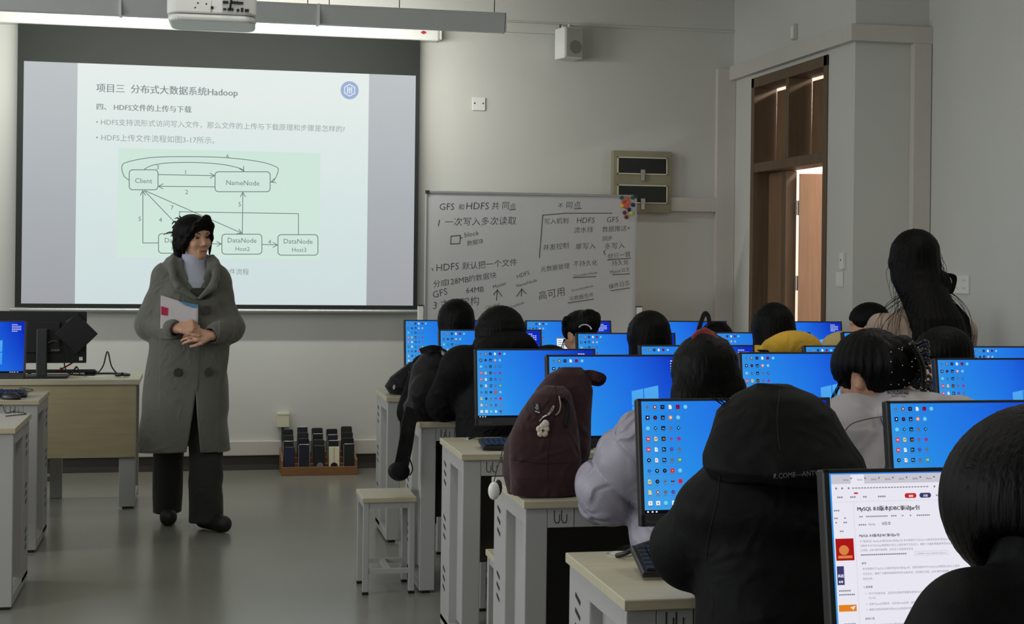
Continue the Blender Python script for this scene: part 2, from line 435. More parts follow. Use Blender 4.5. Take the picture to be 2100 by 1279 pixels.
ln((293, 391), (293, 498), (325, 498)); arrow(293, 391, 0, -1)
ln((296, 391), (372, 470)); ln((298, 391), (496, 478)); arrow(496, 478, .9, .4)
ln((497, 480), (498, 394)); arrow(498, 394, 0, -1)
ln((368, 478), (368, 434), (612, 438), (612, 481)); arrow(368, 478, 0, 1)
ln((408, 499), (454, 500)); arrow(454, 500, 1, 0); ln((537, 501), (569, 502)); arrow(569, 502, 1, 0)
for t, u, v in (('1', 380, 357), ('2', 380, 398), ('3', 321, 347), ('4', 326, 455), ('5', 284, 453), ('5', 489, 423), ('6', 464, 324), ('7', 350, 430), ('4', 550, 500)):
    stx(t, u, u + (3 if t == '1' else 7), v, 3)
stx('Client', 277, 312, 375, 3); stx('NameNode', 464, 532, 379, 3); stx('DataNode', 338, 397, 497, 3); stx('Host1', 352, 381, 514, 3)
stx('DataNode', 467, 526, 497, 3); stx('Host2', 483, 512, 514, 3); stx('DataNode', 582, 641, 499, 3); stx('Host3', 599, 628, 516, 3)
c = sp(717, 185, .001); im.disc(c, .062, (1, 0, 0), (0, 0, 1), 28, 5)
hx = [c + V((math.cos(math.radians(30 + 60 * k)) * .04, -.001, math.sin(math.radians(30 + 60 * k)) * .04)) for k in range(6)]
im.poly(hx, .007, n_, 6, closed=True)
for k in (-1, 0, 1): im.line(c + V((k * .014, -.001, -.018)), c + V((k * .014, -.001, .018)), .008, n_, 6)
im.line(c + V((-.014, -.001, .006)), c + V((.014, -.001, .006)), .006, n_, 6)
im.build('projected_slide', m_pic, sc)

# ------------------------------------------------------------------ hanging strip lamp in front of the wall
m_lamp = mat('grey lamp housing', (186, 188, 187), 0.55, var=0.02)
LY = 9.25
p0, p1 = at_y(-40, 10, LY), at_y(1034, 48, LY)
st = thing('strip_lamp', 'long grey strip lamp hanging on thin wires before the front wall', 'lamp', (p1.x, LY, p1.z))
zc = 0.0; hh = .060
xL = p0.x - p1.x
joints = [at_y(u, 20, LY).x - p1.x for u in (247, 652)]
segs = [xL] + joints + [0]
for a, b_ in zip(segs, segs[1:]):
    MB().prism([(a + .004, -.05, hh), (a + .004, -.056, hh - .02), (a + .004, -.03, -hh), (a + .004, .03, -hh), (a + .004, .056, hh - .02), (a + .004, .05, hh)], (b_ - a - .008, 0, 0)).build('lamp_housing', m_lamp, st, bevel=.003)
for j in joints: MB().box(j - .008, j + .008, -.058, .058, -hh - .002, hh + .002).build('joint_sleeve', m_white, st)
b = MB(); b.box(-.001, .004, -.056, .056, -hh, hh); b.build('end_cap', m_lamp, st)
b = MB(); b.box(xL + .02, -.02, .045, .060, -.005, .03); b.build('light_strip', glow('lit strip', (255, 255, 244), 3.0), st)
for u in (631, 675, 819, 1014):
    x_ = at_y(u, 20, LY).x - p1.x; MB().tube([(x_, 0, hh), (x_, 0, CZ - p1.z - .002)], .003, 6).build('hanging_wire', m_dark, st)

# ------------------------------------------------------------------ projector
pp = at_y(436, 30, 6.0)
pj = thing('projector', 'white ceiling projector with a dark top and a socket panel facing the room', 'projector', (pp.x, 6.0, pp.z), math.radians(-2))
def rrect(w, d, r, z0, n=6):
    return [V((sx * (w - r) + r * math.cos(a), sy * (d - r) + r * math.sin(a), z0)) for sx, sy, a0 in ((1, 1, 0), (-1, 1, 90), (-1, -1, 180), (1, -1, 270)) for a in [math.radians(a0 + k * 90 / n) for k in range(n + 1)]]
MB().prism(rrect(.171, .14, .05, -.018), (0, 0, .075)).build('body', m_white, pj, bevel=.006)
MB().prism(rrect(.167, .137, .05, -.047), (0, 0, .028)).build('lower_shell', m_white, pj, bevel=.012, seg=3)
MB().prism(rrect(.158, .13, .05, .058), (0, 0, .03)).build('top_cover', m_black, pj, bevel=.01)
b = MB(); b.box(.04, .155, -.1425, -.138, -.012, .064)
pn = b.build('socket_panel', mat('socket panel grey', (176, 176, 172), 0.5), pj)
yq = -.1425
for x_, z_, w_, h_ in ((.062, .05, .012, .005), (.108, .048, .012, .005), (.108, .026, .012, .005), (.05, .000, .006, .004), (.134, -.002, .008, .006), (.116, .0, .005, .008)): MB().box(x_ - w_, x_ + w_, yq - .002, yq + .001, z_ - h_, z_ + h_).build('socket', m_black, pn)
for x_, z_ in ((.048, .027), (.058, .027), (.078, .027), (.088, .027), (.098, .027), (.066, .0), (.078, .0), (.1, -.002), (.002, .004)): MB().cyl((x_, yq - .003, z_), (x_, yq + .001, z_), .006, 12).build('socket', m_black, pn)
b = MB()
for x_, z_ in ((-.062, .002), (-.052, .02), (-.02, .018)): b.disc((x_, -.1405, z_), .0035, (1, 0, 0), (0, 0, 1), 10)
b.box(-.001, .0, -.1405, -.139, -.015, .03); b.build('screw_mark', m_dark, pj)
MB().tube([(.07, -.142, .0), (.074, -.17, .03), (.08, -.15, .09), (.05, -.05, .11)], .004).build('plug_cable', m_black, pj, smooth=True)
b = MB(); b.cyl((0, 0, .086), (0, 0, CZ - pp.z - .003), .02); b.box(-.07, .07, -.07, .07, .084, .094); b.build('ceiling_pole', m_white, pj)

# ------------------------------------------------------------------ things on the front and right walls
def sw_plate(name, label, cat, c, ax, w, h, d, material, face=None):
    """wall plate centred at c, ax = 'y' (front wall) or 'x' (right walls)"""
    o = thing(name, label, cat, c, 0 if ax == 'y' else -math.pi / 2)
    MB().box(-w / 2, w / 2, -d, -.0005, -h / 2, h / 2).build('plate', material, o, bevel=.003)
    return o
o = sw_plate('wall_socket_plate', 'small square white plate with two screws, alone high on the front wall', 'wall plate', (1.908, FW, 2.548), 'y', .092, .092, .012, m_white)
b = MB(); b.disc((-.03, -.0125, .004), .006, (1, 0, 0), (0, 0, 1), 10); b.disc((.03, -.0125, .004), .006, (1, 0, 0), (0, 0, 1), 10); b.build('screw', m_dark, o)
o = sw_plate('outlet_box', 'cream square outlet box low on the front wall with a black cable below', 'outlet', (.57, FW, .34), 'y', .082, .094, .045, m_cream)
MB().box(-.042, .042, -.047, -.0005, .035, .05).build('box_lid', m_cream, o, bevel=.002)
MB().tube([(-.004, -.03, -.047), (-.004, -.032, -.09), (-.006, -.045, -.138)], .008).build('cable', m_black, o, smooth=True)
sp_ = at_y(1167, 90, FW - .1)
o = thing('wall_speaker', 'grey white box loudspeaker high on the front wall', 'speaker', (sp_.x, FW - .1, sp_.z), math.radians(14))
MB().box(-.075, .075, -.07, .08, -.11, .11).build('cabinet', m_white, o, bevel=.01)
m_grille = mat('speaker grille', (168, 168, 160), 0.7, var=.25, scale=400)
b = MB().box(-.062, .07, -.078, -.068, -.1, .1); gr = b.build('grille', m_grille, o, bevel=.004)
b = MB(); b.cyl((.012, -.0785, -.03), (.012, -.0775, -.03), .048, 28); b.build('cone', mat('speaker cone', (128, 127, 116), 0.7), gr)
b = MB(); b.box(-.02, .02, .06, .1, -.03, .14); b.cyl((0, -.0, .11), (0, 0, .14), .012); b.build('bracket', m_duct, o)
# grey electrical cabinet
ec = thing('breaker_cabinet', 'olive grey breaker cabinet with two dark windows on the front wall', 'electrical cabinet', (3.11, FW, 2.05))
m_olive = mat('olive grey metal', (140, 136, 112), 0.5, var=.05)
p = lambda u, v: at_y(u, v, FW - .06) - V(ec.location)
a, c = p(1258, 308), p(1376, 437)
MB().box(a.x, c.x, -.06, -.0005, c.z, a.z).build('cabinet_body', m_olive, ec, bevel=.004)
m_win = mat('breaker window', (26, 30, 27), 0.25, var=.2, scale=20, stretch=(.2, 1, 3))
for v0, v1 in ((321, 359), (378, 418)):
    q0, q1 = p(1266, v0), p(1368, v1)
    fr = MB(); t = .008
    for x0, x1, z0, z1 in ((q0.x, q1.x, q0.z - t, q0.z), (q0.x, q1.x, q1.z, q1.z + t), (q0.x, q0.x + t, q1.z, q0.z), (q1.x - t, q1.x, q1.z, q0.z)): fr.box(x0, x1, -.068, -.06, z0, z1)
    f = fr.build('window_frame', m_cream, ec)
    MB().box(q0.x + t, q1.x - t, -.064, -.06, q1.z + t, q0.z - t).build('dark_window', m_win, f)
    l0 = (q0.x + q1.x) / 2; k = MB()
    k.box(l0 - .016, l0 + .016, -.084, -.066, q1.z + .005, q1.z + .035); k.box(l0 - .014, l0 + .014, -.08, -.062, q1.z - .045, q1.z + .006)
    k.build('latch', m_chrome, ec, bevel=.002)
# switches on the door wall and on the right wall
o = sw_plate('light_switch', 'square white rocker switch beside the door, lower of the two', 'light switch', (DX, at_x(1724, 572, DX).y, at_x(1724, 573, DX).z), 'x', .09, .09, .012, m_white)
b = MB(); b.box(-.036, -.001, -.016, -.011, -.036, .036); b.box(.001, .036, -.016, -.011, -.036, .036); b.build('rocker', m_white, o, bevel=.002)
o = sw_plate('wall_sensor', 'slim upright white sensor box beside the door, above the rocker switch', 'sensor', (DX, at_x(1731, 534, DX).y, at_x(1731, 535, DX).z), 'x', .05, .10, .022, m_white)
MB().box(-.004, .004, -.0235, -.021, .0, .012).build('indicator', m_dark, o)
o = sw_plate('door_sensor', 'small grey box high on the wall above the door', 'sensor', (DX, at_x(1633, 65, DX).y, at_x(1633, 66, DX).z), 'x', .05, .1, .03, m_duct)
MB().box(-.02, .02, -.033, -.029, -.04, .04).build('cover', m_white, o, bevel=.002)
o = sw_plate('socket_panel', 'wide white socket panel on the right wall beside the standing woman', 'wall socket', (RX, at_x(1965, 582, RX).y, at_x(1965, 583, RX).z), 'x', .27, .105, .014, m_white)
b = MB()
for x_ in (-.09, 0, .09):
    for z_ in (-.02, .024):
        b.box(x_ - .012, x_ - .009, -.0145, -.013, z_ - .006, z_ + .006); b.box(x_ + .009, x_ + .012, -.0145, -.013, z_ - .006, z_ + .006)
b.build('socket_slot', m_dark, o)

# ------------------------------------------------------------------ whiteboard on its stand
WY = 9.85
wl = at_y(873, 392, WY); wr = at_y(1306, 397, WY)
wb = thing('whiteboard', 'wheeled whiteboard covered in black handwriting, beside the projection screen', 'whiteboard', (wl.x, WY, 0))
zt_, zb_ = wl.z + .005, .86
W_ = wr.x - wl.x
m_wb = mat('whiteboard surface', (190, 191, 192), 0.35, var=.02, scale=3)
MB().box(.01, W_ - .01, .0, .02, zb_, zt_ - .01).build('board', m_wb, wb)
f = MB(); t = .018
for x0, x1, z0, z1 in ((0, W_, zt_ - t, zt_), (0, W_, zb_ - t, zb_), (0, t * .7, zb_, zt_), (W_ - t * .7, W_, zb_, zt_)): f.box(x0, x1, -.008, .026, z0, z1)
f.build('frame', m_alu, wb, bevel=.003)
f = MB()
for x_ in (.012, W_ - .012): f.prism([(x_ - .013, -.01, zt_ + .001), (x_ - .013, -.01, zt_ - .022), (x_ + .013, -.01, zt_ - .022), (x_ + .013, -.01, zt_ + .001)], (0, .004, 0))
f.build('corner_cap', m_dark, wb)
for x0, x1 in ((-.042, -.006), (W_ + .006, W_ + .046)):
    l = MB(); l.box(x0, x1, -.01, .03, .09, 1.14); s_ = l.build('stand_post', m_white, wb, bevel=.004)
    MB().box(x0 - .001, x1 + .001, -.011, .031, 1.139, 1.146).build('post_cap', m_dark, s_)
    b = MB(); b.box(x0, x1, -.28, .28, .05, .09); s2 = b.build('stand_foot', m_white, wb, bevel=.004)
    for y_ in (-.24, .24):
        MB().cyl(((x0 + x1) / 2 - .012, y_, .026), ((x0 + x1) / 2 + .012, y_, .026), .026, 18).build('caster', m_black, s2)
MB().box(0, W_, .0, .03, .3, .34).build('cross_bar', m_white, wb)
h = MB()
def wp(u, v): 
    p_ = at_y(u, v, WY - .001); return p_ - V(wb.location)
def ink(t, u0, v0, u1, v1=None, bold=0.0, hs=None):
    a_, c_ = wp(u0, v0), wp(u1, v0 if v1 is None else v1)
    d_ = (c_ - a_).normalized(); h.text(t, a_, c_, V((-d_.z + .10, 0, d_.x)), 0, -.010)
def iln(*uv, w=.0045): h.poly([wp(u, v) for u, v in uv], w, n_, 0)
ink('GFS', 901, 430, 931); ink('和', 940, 429, 951); ink('HDFS', 956, 429, 1002); ink('共', 1008, 428, 1023); ink('同', 1030, 427, 1043); ink('点', 1046, 427, 1057); iln((1045, 430), (1057, 429))
iln((901, 451), (899, 463)); ink('一次写入多次读取', 912, 462, 1058, 459)
iln((925, 484), (944, 482), (943, 499), (924, 500), (925, 484)); iln((943, 488), (948, 487)); ink('block', 953, 486, 982, 482); ink('数据块', 958, 503, 991, 498)
iln((886, 550), (888, 554)); ink('HDFS', 895, 556, 941, 552); ink('默认把一个文件', 948, 552, 1060, 543)
ink('分成', 889, 588, 918, 584); ink('128MB', 919, 584, 961, 578); ink('的数据块', 962, 577, 1018, 569)
ink('GFS', 889, 611, 918, 603); ink('64MB', 956, 601, 992, 598); ink('3', 888, 633, 895); ink('主从架构', 903, 632, 982, 624); iln((900, 638), (935, 634))
ink('Master', 1012, 592, 1039, 583); iln((1018, 615), (1020, 594)); iln((1012, 604), (1020, 594), (1029, 607)); ink('Chunker', 996, 634, 1026, 625)
ink('HDFS', 1061, 571, 1086, 562); ink('NameNode', 1060, 589, 1101, 577); iln((1069, 607), (1070, 592)); iln((1060, 607), (1070, 592), (1079, 602)); ink('DataNode', 1047, 632, 1075, 622)
ink('不', 1144, 426, 1154); ink('同', 1161, 426, 1173); ink('点', 1177, 425, 1190); iln((1178, 428), (1192, 427))
iln((1106, 528), (1113, 441), (1160, 437), (1255, 437))
ink('写入机制', 1116, 459, 1165, 457); ink('HDFS', 1183, 457, 1219); ink('GFS', 1244, 456, 1268, 455)
ink('流水线', 1177, 477, 1216, 475); ink('数据推送+', 1235, 475, 1292, 472); ink('同步', 1236, 494, 1256, 492)
ink('并发控制', 1114, 513, 1166, 508); ink('单写入', 1180, 511, 1221, 509); ink('多写入', 1240, 511, 1281, 508)
iln((1241, 522), (1238, 516), (1241, 514)); ink('但只一致', 1246, 531, 1293, 525); iln((1246, 533), (1293, 529))
ink('元数据管理', 1109, 557, 1168, 549); ink('不持久化', 1176, 546, 1225, 543); ink('持久化', 1255, 545, 1289, 541)
ink('SecondaryNode', 1177, 568, 1225, 561); iln((1175, 569), (1222, 567)); ink('Master日志', 1251, 561, 1291, 555); iln((1256, 563), (1291, 561))
ink('高可用', 1105, 614, 1158, 604); ink('SecondaryNode', 1172, 598, 1217, 588); ink('元数据合并', 1168, 617, 1217, 607); iln((1165, 621), (1217, 613))
ink('操作日志', 1249, 592, 1291, 583); iln((1253, 596), (1291, 590))
h.build('marker_lettering', mat('black marker ink', (58, 58, 60), 0.6), wb)
# round magnets
mg = {'green': (30, 92, 70), 'orange': (222, 92, 40), 'pink': (206, 62, 84), 'yellow': (222, 186, 50), 'coral': (212, 80, 70), 'navy': (28, 34, 104), 'dark red': (120, 24, 34), 'lime': (196, 204, 60), 'red brown': (112, 40, 30)}
spots = [('green', 1274.5, 405, 'green round magnet, left one at the top corner of the whiteboard'), ('green', 1297, 405, 'green round magnet, right one nearest the whiteboard corner'),
         ('orange', 1286, 409, 'orange round magnet, upper one in the whiteboard cluster'), ('orange', 1288, 416, 'orange round magnet, lower one in the whiteboard cluster'), ('pink', 1278, 414, 'pink round magnet in the whiteboard cluster'),
         ('yellow', 1276, 422, 'yellow orange round magnet at the left of the cluster'), ('coral', 1284, 424, 'coral red round magnet in the middle of the cluster'), ('navy', 1298, 420, 'navy blue round magnet, upper one by the right frame'),
         ('navy', 1290, 430, 'navy blue round magnet, lower one below the orange magnets'), ('dark red', 1280.5, 436, 'dark red round magnet at lower left of the cluster'), ('lime', 1294, 437, 'lime yellow round magnet at lower right of the cluster'), ('red brown', 1284, 445, 'red brown round magnet, lowest of the cluster')]
for i_, (cn, u, v, lab) in enumerate(spots):
    c_ = at_y(u, v, WY); o = MB(); lift = .002 + (.006 if i_ in (3, 6) else 0)
    o.cyl((0, -lift - .006, 0), (0, 0, 0), .0135, 18, .0135); o.ball((0, -lift - .006, 0), (.0135, .004, .0135), 14)
    q = o.build('round_magnet', mat(cn + ' magnet plastic', mg[cn], 0.4), None, smooth=False); q.location = (c_.x, WY - .001, c_.z)
    tag(q, lab, 'magnet', 'round magnets on the whiteboard')
# ------------------------------------------------------------------ desks
m_top = mat('pale ash desktop', (182, 176, 152), 0.45, var=.05, scale=6, stretch=(.6, 12, 12))
m_edge = mat('ash desktop edge', (176, 166, 140), 0.5, var=.10, scale=6, stretch=(.5, 10, 30))
m_metal = mat('light grey powder coat', (164, 163, 161), 0.5, var=.02)
m_panel = mat('grey modesty panel', (96, 92, 84), 0.6, var=.05)
def desk(label, x0, x1, yb, yf, zt=.744, group=None, grommet=True):
    t = thing('computer_desk', label, 'desk', ((x0 + x1) / 2, (yb + yf) / 2, 0), 0, group)
    hw, hd = (x1 - x0) / 2, (yb - yf) / 2
    MB().box(-hw, hw, -hd, hd, zt - .024, zt).build('tabletop', [m_top], t, bevel=.0025)
    tp = t.children[0]
    MB().box(-hw + .001, hw - .001, -hd - .0008, -hd + .002, zt - .0215, zt - .0025).build('edge_band', m_edge, tp)
    zu = zt - .0245
    for s in (-1, 1):
        X = lambda d: s * (hw - d)
        bx = lambda mb, a, b, *r: mb.box(min(X(a), X(b)), max(X(a), X(b)), *r)
        f = MB(); bx(f, .008, .07, hd * .22, hd - .01, .03, zu); e = f.build('vent_panel', m_metal, t, bevel=.004)
        sl = MB()
        for g in (.16, .36, .57):
            for k in range(3):
                z0 = g + k * .036; ys_ = hd * .62
                xq = X(.0075)
                sl.prism([(xq, ys_ - .022, z0), (xq, ys_ + .022, z0 + .012), (xq, ys_ + .022, z0 + .022), (xq, ys_ - .022, z0 + .010)], (s * .001, 0, 0))
        sl.build('slotted_vent', m_matteblack, e)
        f = MB(); bx(f, .04, .055, -hd + .03, hd * .22, .07, zu - .05); f.build('inset_panel', m_metal, t)
        f = MB(); bx(f, .008, .075, -hd + .012, -hd + .042, .012, zu); f.build('leg', m_metal, t, bevel=.003)
        f = MB(); bx(f, .008, .06, -hd + .042, hd * .22, zu - .05, zu); f.build('top_rail', m_metal, t, bevel=.003)
        f = MB(); bx(f, .008, .06, -hd + .042, hd - .012, .012, .055); f.build('foot_rail', m_metal, t, bevel=.003)
        f = MB(); bx(f, .02, .055, -hd + .018, -hd + .04, 0, .0115); f.build('foot_pad', m_black, t); f = MB(); bx(f, .02, .055, hd - .05, hd - .02, 0, .0115); f.build('foot_pad', m_black, t)
        f = MB(); bx(f, .0755, .155, -hd + .012, -hd + .024, zu - .058, zu); br = f.build('bracket', m_metal, t, bevel=.001)
        q = MB(); xc = X(.115); yq = -hd + .0115
        for dx in (-.012, .010):
            q.poly([(xc + dx - .008, yq, zu - .008), (xc + dx - .008, yq, zu - .036), (xc + dx - .003, yq, zu - .044), (xc + dx + .005, yq, zu - .044), (xc + dx + .008, yq, zu - .036), (xc + dx + .008, yq, zu - .02)], .0022, (0, -1, 0), 0)
        q.build('bracket_groove', m_dark, br)
    MB().box(-hw + .157, hw - .157, -hd + .014, -hd + .024, zu - .058, zu).build('apron', m_metal, t)
    MB().box(-hw + .08, hw - .08, hd - .075, hd - .06, .26, zu).build('modesty_panel', m_panel, t)
    if grommet:
        for gx in (-hw + .125, hw - .45):
            g = MB(); g.cyl((gx, hd - .046, zt - .001), (gx, hd - .046, zt + .0025), .034, 28)
            gr = g.build('grommet', m_alu, t)
            MB().cyl((gx, hd - .046, zt + .002), (gx, hd - .046, zt + .003), .026, 24).build('grommet_lid', m_cream, gr)
    return t
ROWS = {'A': (8.06, 7.56, .744), 'B': (6.88, 6.385, .744), 'C': (5.835, 5.33, .744), 'D': (4.765, 4.268, .744), 'E': (3.503, 2.99, .744), 'F': (2.33, 1.82, .744)}
lab = {'A': ('leftmost desk in the row closest to the front wall, holding a small black bag', 'desk in the row closest to the front wall, next to the door side'),
       'B': ('computer desk beneath the tall black backpack, behind the white stool', 'computer desk in front of the student in a yellow coat'),
       'C': ('computer desk with a keyboard and plug cable at its end, behind the maroon backpack', 'computer desk in front of the standing long-haired woman'),
       'D': ('computer desk carrying the maroon backpack', 'computer desk in front of the student in a pale grey printed jacket'),
       'E': ('computer desk with a silver grommet beside the hunched student in black', 'computer desk to the right of the hunched student in black'),
       'F': ('computer desk under the screen showing a white web page', 'computer desk at the right edge of the nearest row')}
for r, (yb, yf, zt) in ROWS.items():
    x0 = {'E': .876, 'F': .80}.get(r, .94); xm = x0 + 1.36
    desk(lab[r][0], x0, xm, yb, yf, zt, 'student desks right of the aisle')
    desk(lab[r][1], xm + .01, 3.67, yb, yf, zt, 'student desks right of the aisle')
desk('farther pale desk left of the aisle, with a keyboard', -2.1, -.757, 8.09, 7.55, .744, 'student desks left of the aisle')
desk('nearer pale desk left of the aisle, with only a mouse', -2.1, -.727, 6.93, 6.34, .744, 'student desks left of the aisle')
# teacher's desk
td = thing('teacher_desk', 'wide wood-panelled teacher desk with metal legs at the front left', 'desk', (-1.15, 9.02, 0))
hw, hd, zt = .82, .255, .744
MB().box(-hw, hw, -hd, hd, zt - .03, zt).build('tabletop', m_top, td, bevel=.003)
m_tdp = mat('ash wood panel', (168, 156, 122), 0.5, var=.06, scale=4, stretch=(.8, 6, 14))
MB().box(-hw + .01, hw - .02, -hd + .014, -hd + .03, .30, zt - .031).build('front_panel', m_tdp, td)
for s in (-1, 1):
    X0, X1 = (hw - .11, hw - .018) if s > 0 else (-hw + .018, -hw + .11)
    MB().box(X0, X1, -hd + .033, -hd + .063, 0.012, zt - .031).build('leg', m_metal, td, bevel=.003)
    MB().box(X0 + .02, X1, hd - .05, hd - .02, 0.012, zt - .031).build('leg', m_metal, td, bevel=.003)
    MB().box(X1 - .04, X1, -hd + .064, hd - .051, .03, .07).build('foot_rail', m_metal, td, bevel=.003)
    b = MB(); b.box(X0 + .02, X1 - .01, -hd + .036, -hd + .06, 0, .012); b.build('foot_pad', m_black, td); b = MB(); b.box(X0 + .03, X1 - .01, hd - .047, hd - .023, 0, .012); b.build('foot_pad', m_black, td)
MB().box(.29, .36, hd - .04, hd - .01, 0.0, zt - .031).build('leg', m_metal, td, bevel=.003)
MB().box(-hw + .11, .29, hd - .035, hd - .015, .10, .13).build('stretcher', m_metal, td)

# ------------------------------------------------------------------ stools
def make_stool(label, x, y, rz=0.0, group='white metal stools'):
    t = thing('stool', label, 'stool', (x, y, 0), rz, group)
    MB().box(-.118, .118, -.135, .135, .398, .42).build('seat', m_top, t, bevel=.003)
    MB().box(-.117, .117, -.1358, -.134, .4005, .4175).build('seat_edge', m_edge, t.children[0])
    for sx in (-1, 1):
        for sy in (-1, 1):
            l = MB().box(sx * .100 - .0125, sx * .100 + .0125, sy * .115 - .0125, sy * .115 + .0125, .012, .398).build('leg', m_metal, t, bevel=.002)
            MB().box(sx * .100 - .013, sx * .100 + .013, sy * .115 - .013, sy * .115 + .013, 0, .012).build('rubber_foot', m_black, l)
    for sy in (-1, 1): MB().box(-.087, .087, sy * .115 - .01, sy * .115 + .01, .372, .397).build('rail', m_metal, t)
    for sx in (-1, 1): MB().box(sx * .1 - .01, sx * .1 + .01, -.1, .1, .372, .397).build('rail', m_metal, t)
    for sy in (-1, 1): MB().box(-.087, .087, sy * .115 - .009, sy * .115 + .009, .09, .11).build('stretcher', m_metal, t)
    MB().box(-.012, .012, -.106, .106, .092, .108).build('stretcher', m_metal, t)
    return t
stool0 = make_stool('empty white stool with a wooden seat standing in the aisle', .815, 6.53)
for (x, y, l) in ((1.27, 7.36, 'stool under the long-haired student nearest the whiteboard'), (1.92, 7.36, 'stool under the student with the braided bun'),
                  (2.62, 7.36, 'stool under the student with a black ribbon'), (3.38, 7.36, 'stool under the student in a pale yellow coat'),
                  (1.26, 6.16, 'stool under the broad student with the white collar tag'), (1.93, 6.16, 'stool under the long-haired student at the middle of the row'),
                  (2.52, 6.16, 'stool under the student in a mustard yellow coat'), (2.75, 5.10, 'stool under the student whose ear shows beside a blue screen'),
                  (1.40, 4.03, 'stool under the student in a lavender puffer jacket'), (2.0, 4.03, 'stool under the student in a pale grey printed jacket'),
                  (1.14, 2.74, 'stool under the hunched student in black'), (1.06, 1.53, 'stool under the student at the lower right corner'), (1.90, 2.74, 'white stool behind the hunched student, partly hidden by the desks'),
                  (1.128, 5.08, 'white stool whose leg shows left of the maroon backpack desk')):
    dup(stool0, (x, y, 0), l)

# ------------------------------------------------------------------ monitors
SW, SH = .468, .262
G = {'navy': (18, 22, 60), 'red': (198, 34, 60), 'white': (232, 240, 246), 'black': (14, 16, 24), 'orange': (236, 140, 50), 'cyan': (110, 205, 235), 'purple': (130, 60, 150), 'yellow': (240, 210, 110), 'green': (60, 140, 90), 'blue': (20, 90, 190), 'slate': (90, 110, 140), 'magenta': (110, 12, 70), 'brown': (120, 60, 40)}
GK = list(G)
m_icon = [glow('icon ' + k, G[k]) for k in GK]
gi = lambda k: 3 + GK.index(k)
m_desk_bg = glow_ramp('desktop wallpaper', [(0, (74, 166, 224)), (.35, (40, 138, 230)), (.66, (32, 108, 226)), (1, (14, 44, 190))], (1, 0, .55), -.02, .60, .10)
m_pane = glow_ramp('wallpaper window light', [(0, (56, 150, 234)), (1, (84, 172, 240))], (0, 0, 1), 0.05, .2, .1)
m_task = glow('task bar', (12, 14, 22))
ICONS = [['slate', 'brown', 'navy', 'white', 'magenta', 'cyan'], ['navy', 'black', 'navy', 'orange', 'cyan'], ['cyan', 'black', 'navy', 'slate', 'black'], ['red', 'yellow', 'black', 'purple', 'purple'],
         ['red', 'white', 'navy', 'blue', 'slate'], ['black', 'white', 'navy', 'slate', 'green'], ['blue', 'black', 'black', 'red', 'cyan'], ['yellow', 'black', 'slate', 'black', 'red'], ['yellow', 'brown', 'slate', 'blue', 'purple'], ['white', 'white', 'cyan', 'white', 'black']]
LET = {(0, 4): ('Dw', 'red'), (1, 2): ('An', 'cyan'), (2, 2): ('Ae', 'cyan'), (3, 2): ('Ai', 'orange'), (4, 2): ('Pr', 'cyan'), (5, 2): ('Ps', 'cyan'), (3, 0): ('N', 'white'), (4, 0): ('N', 'white'), (9, 0): ('V', 'red'), (9, 1): ('A', 'black'), (5, 4): ('H', 'white')}
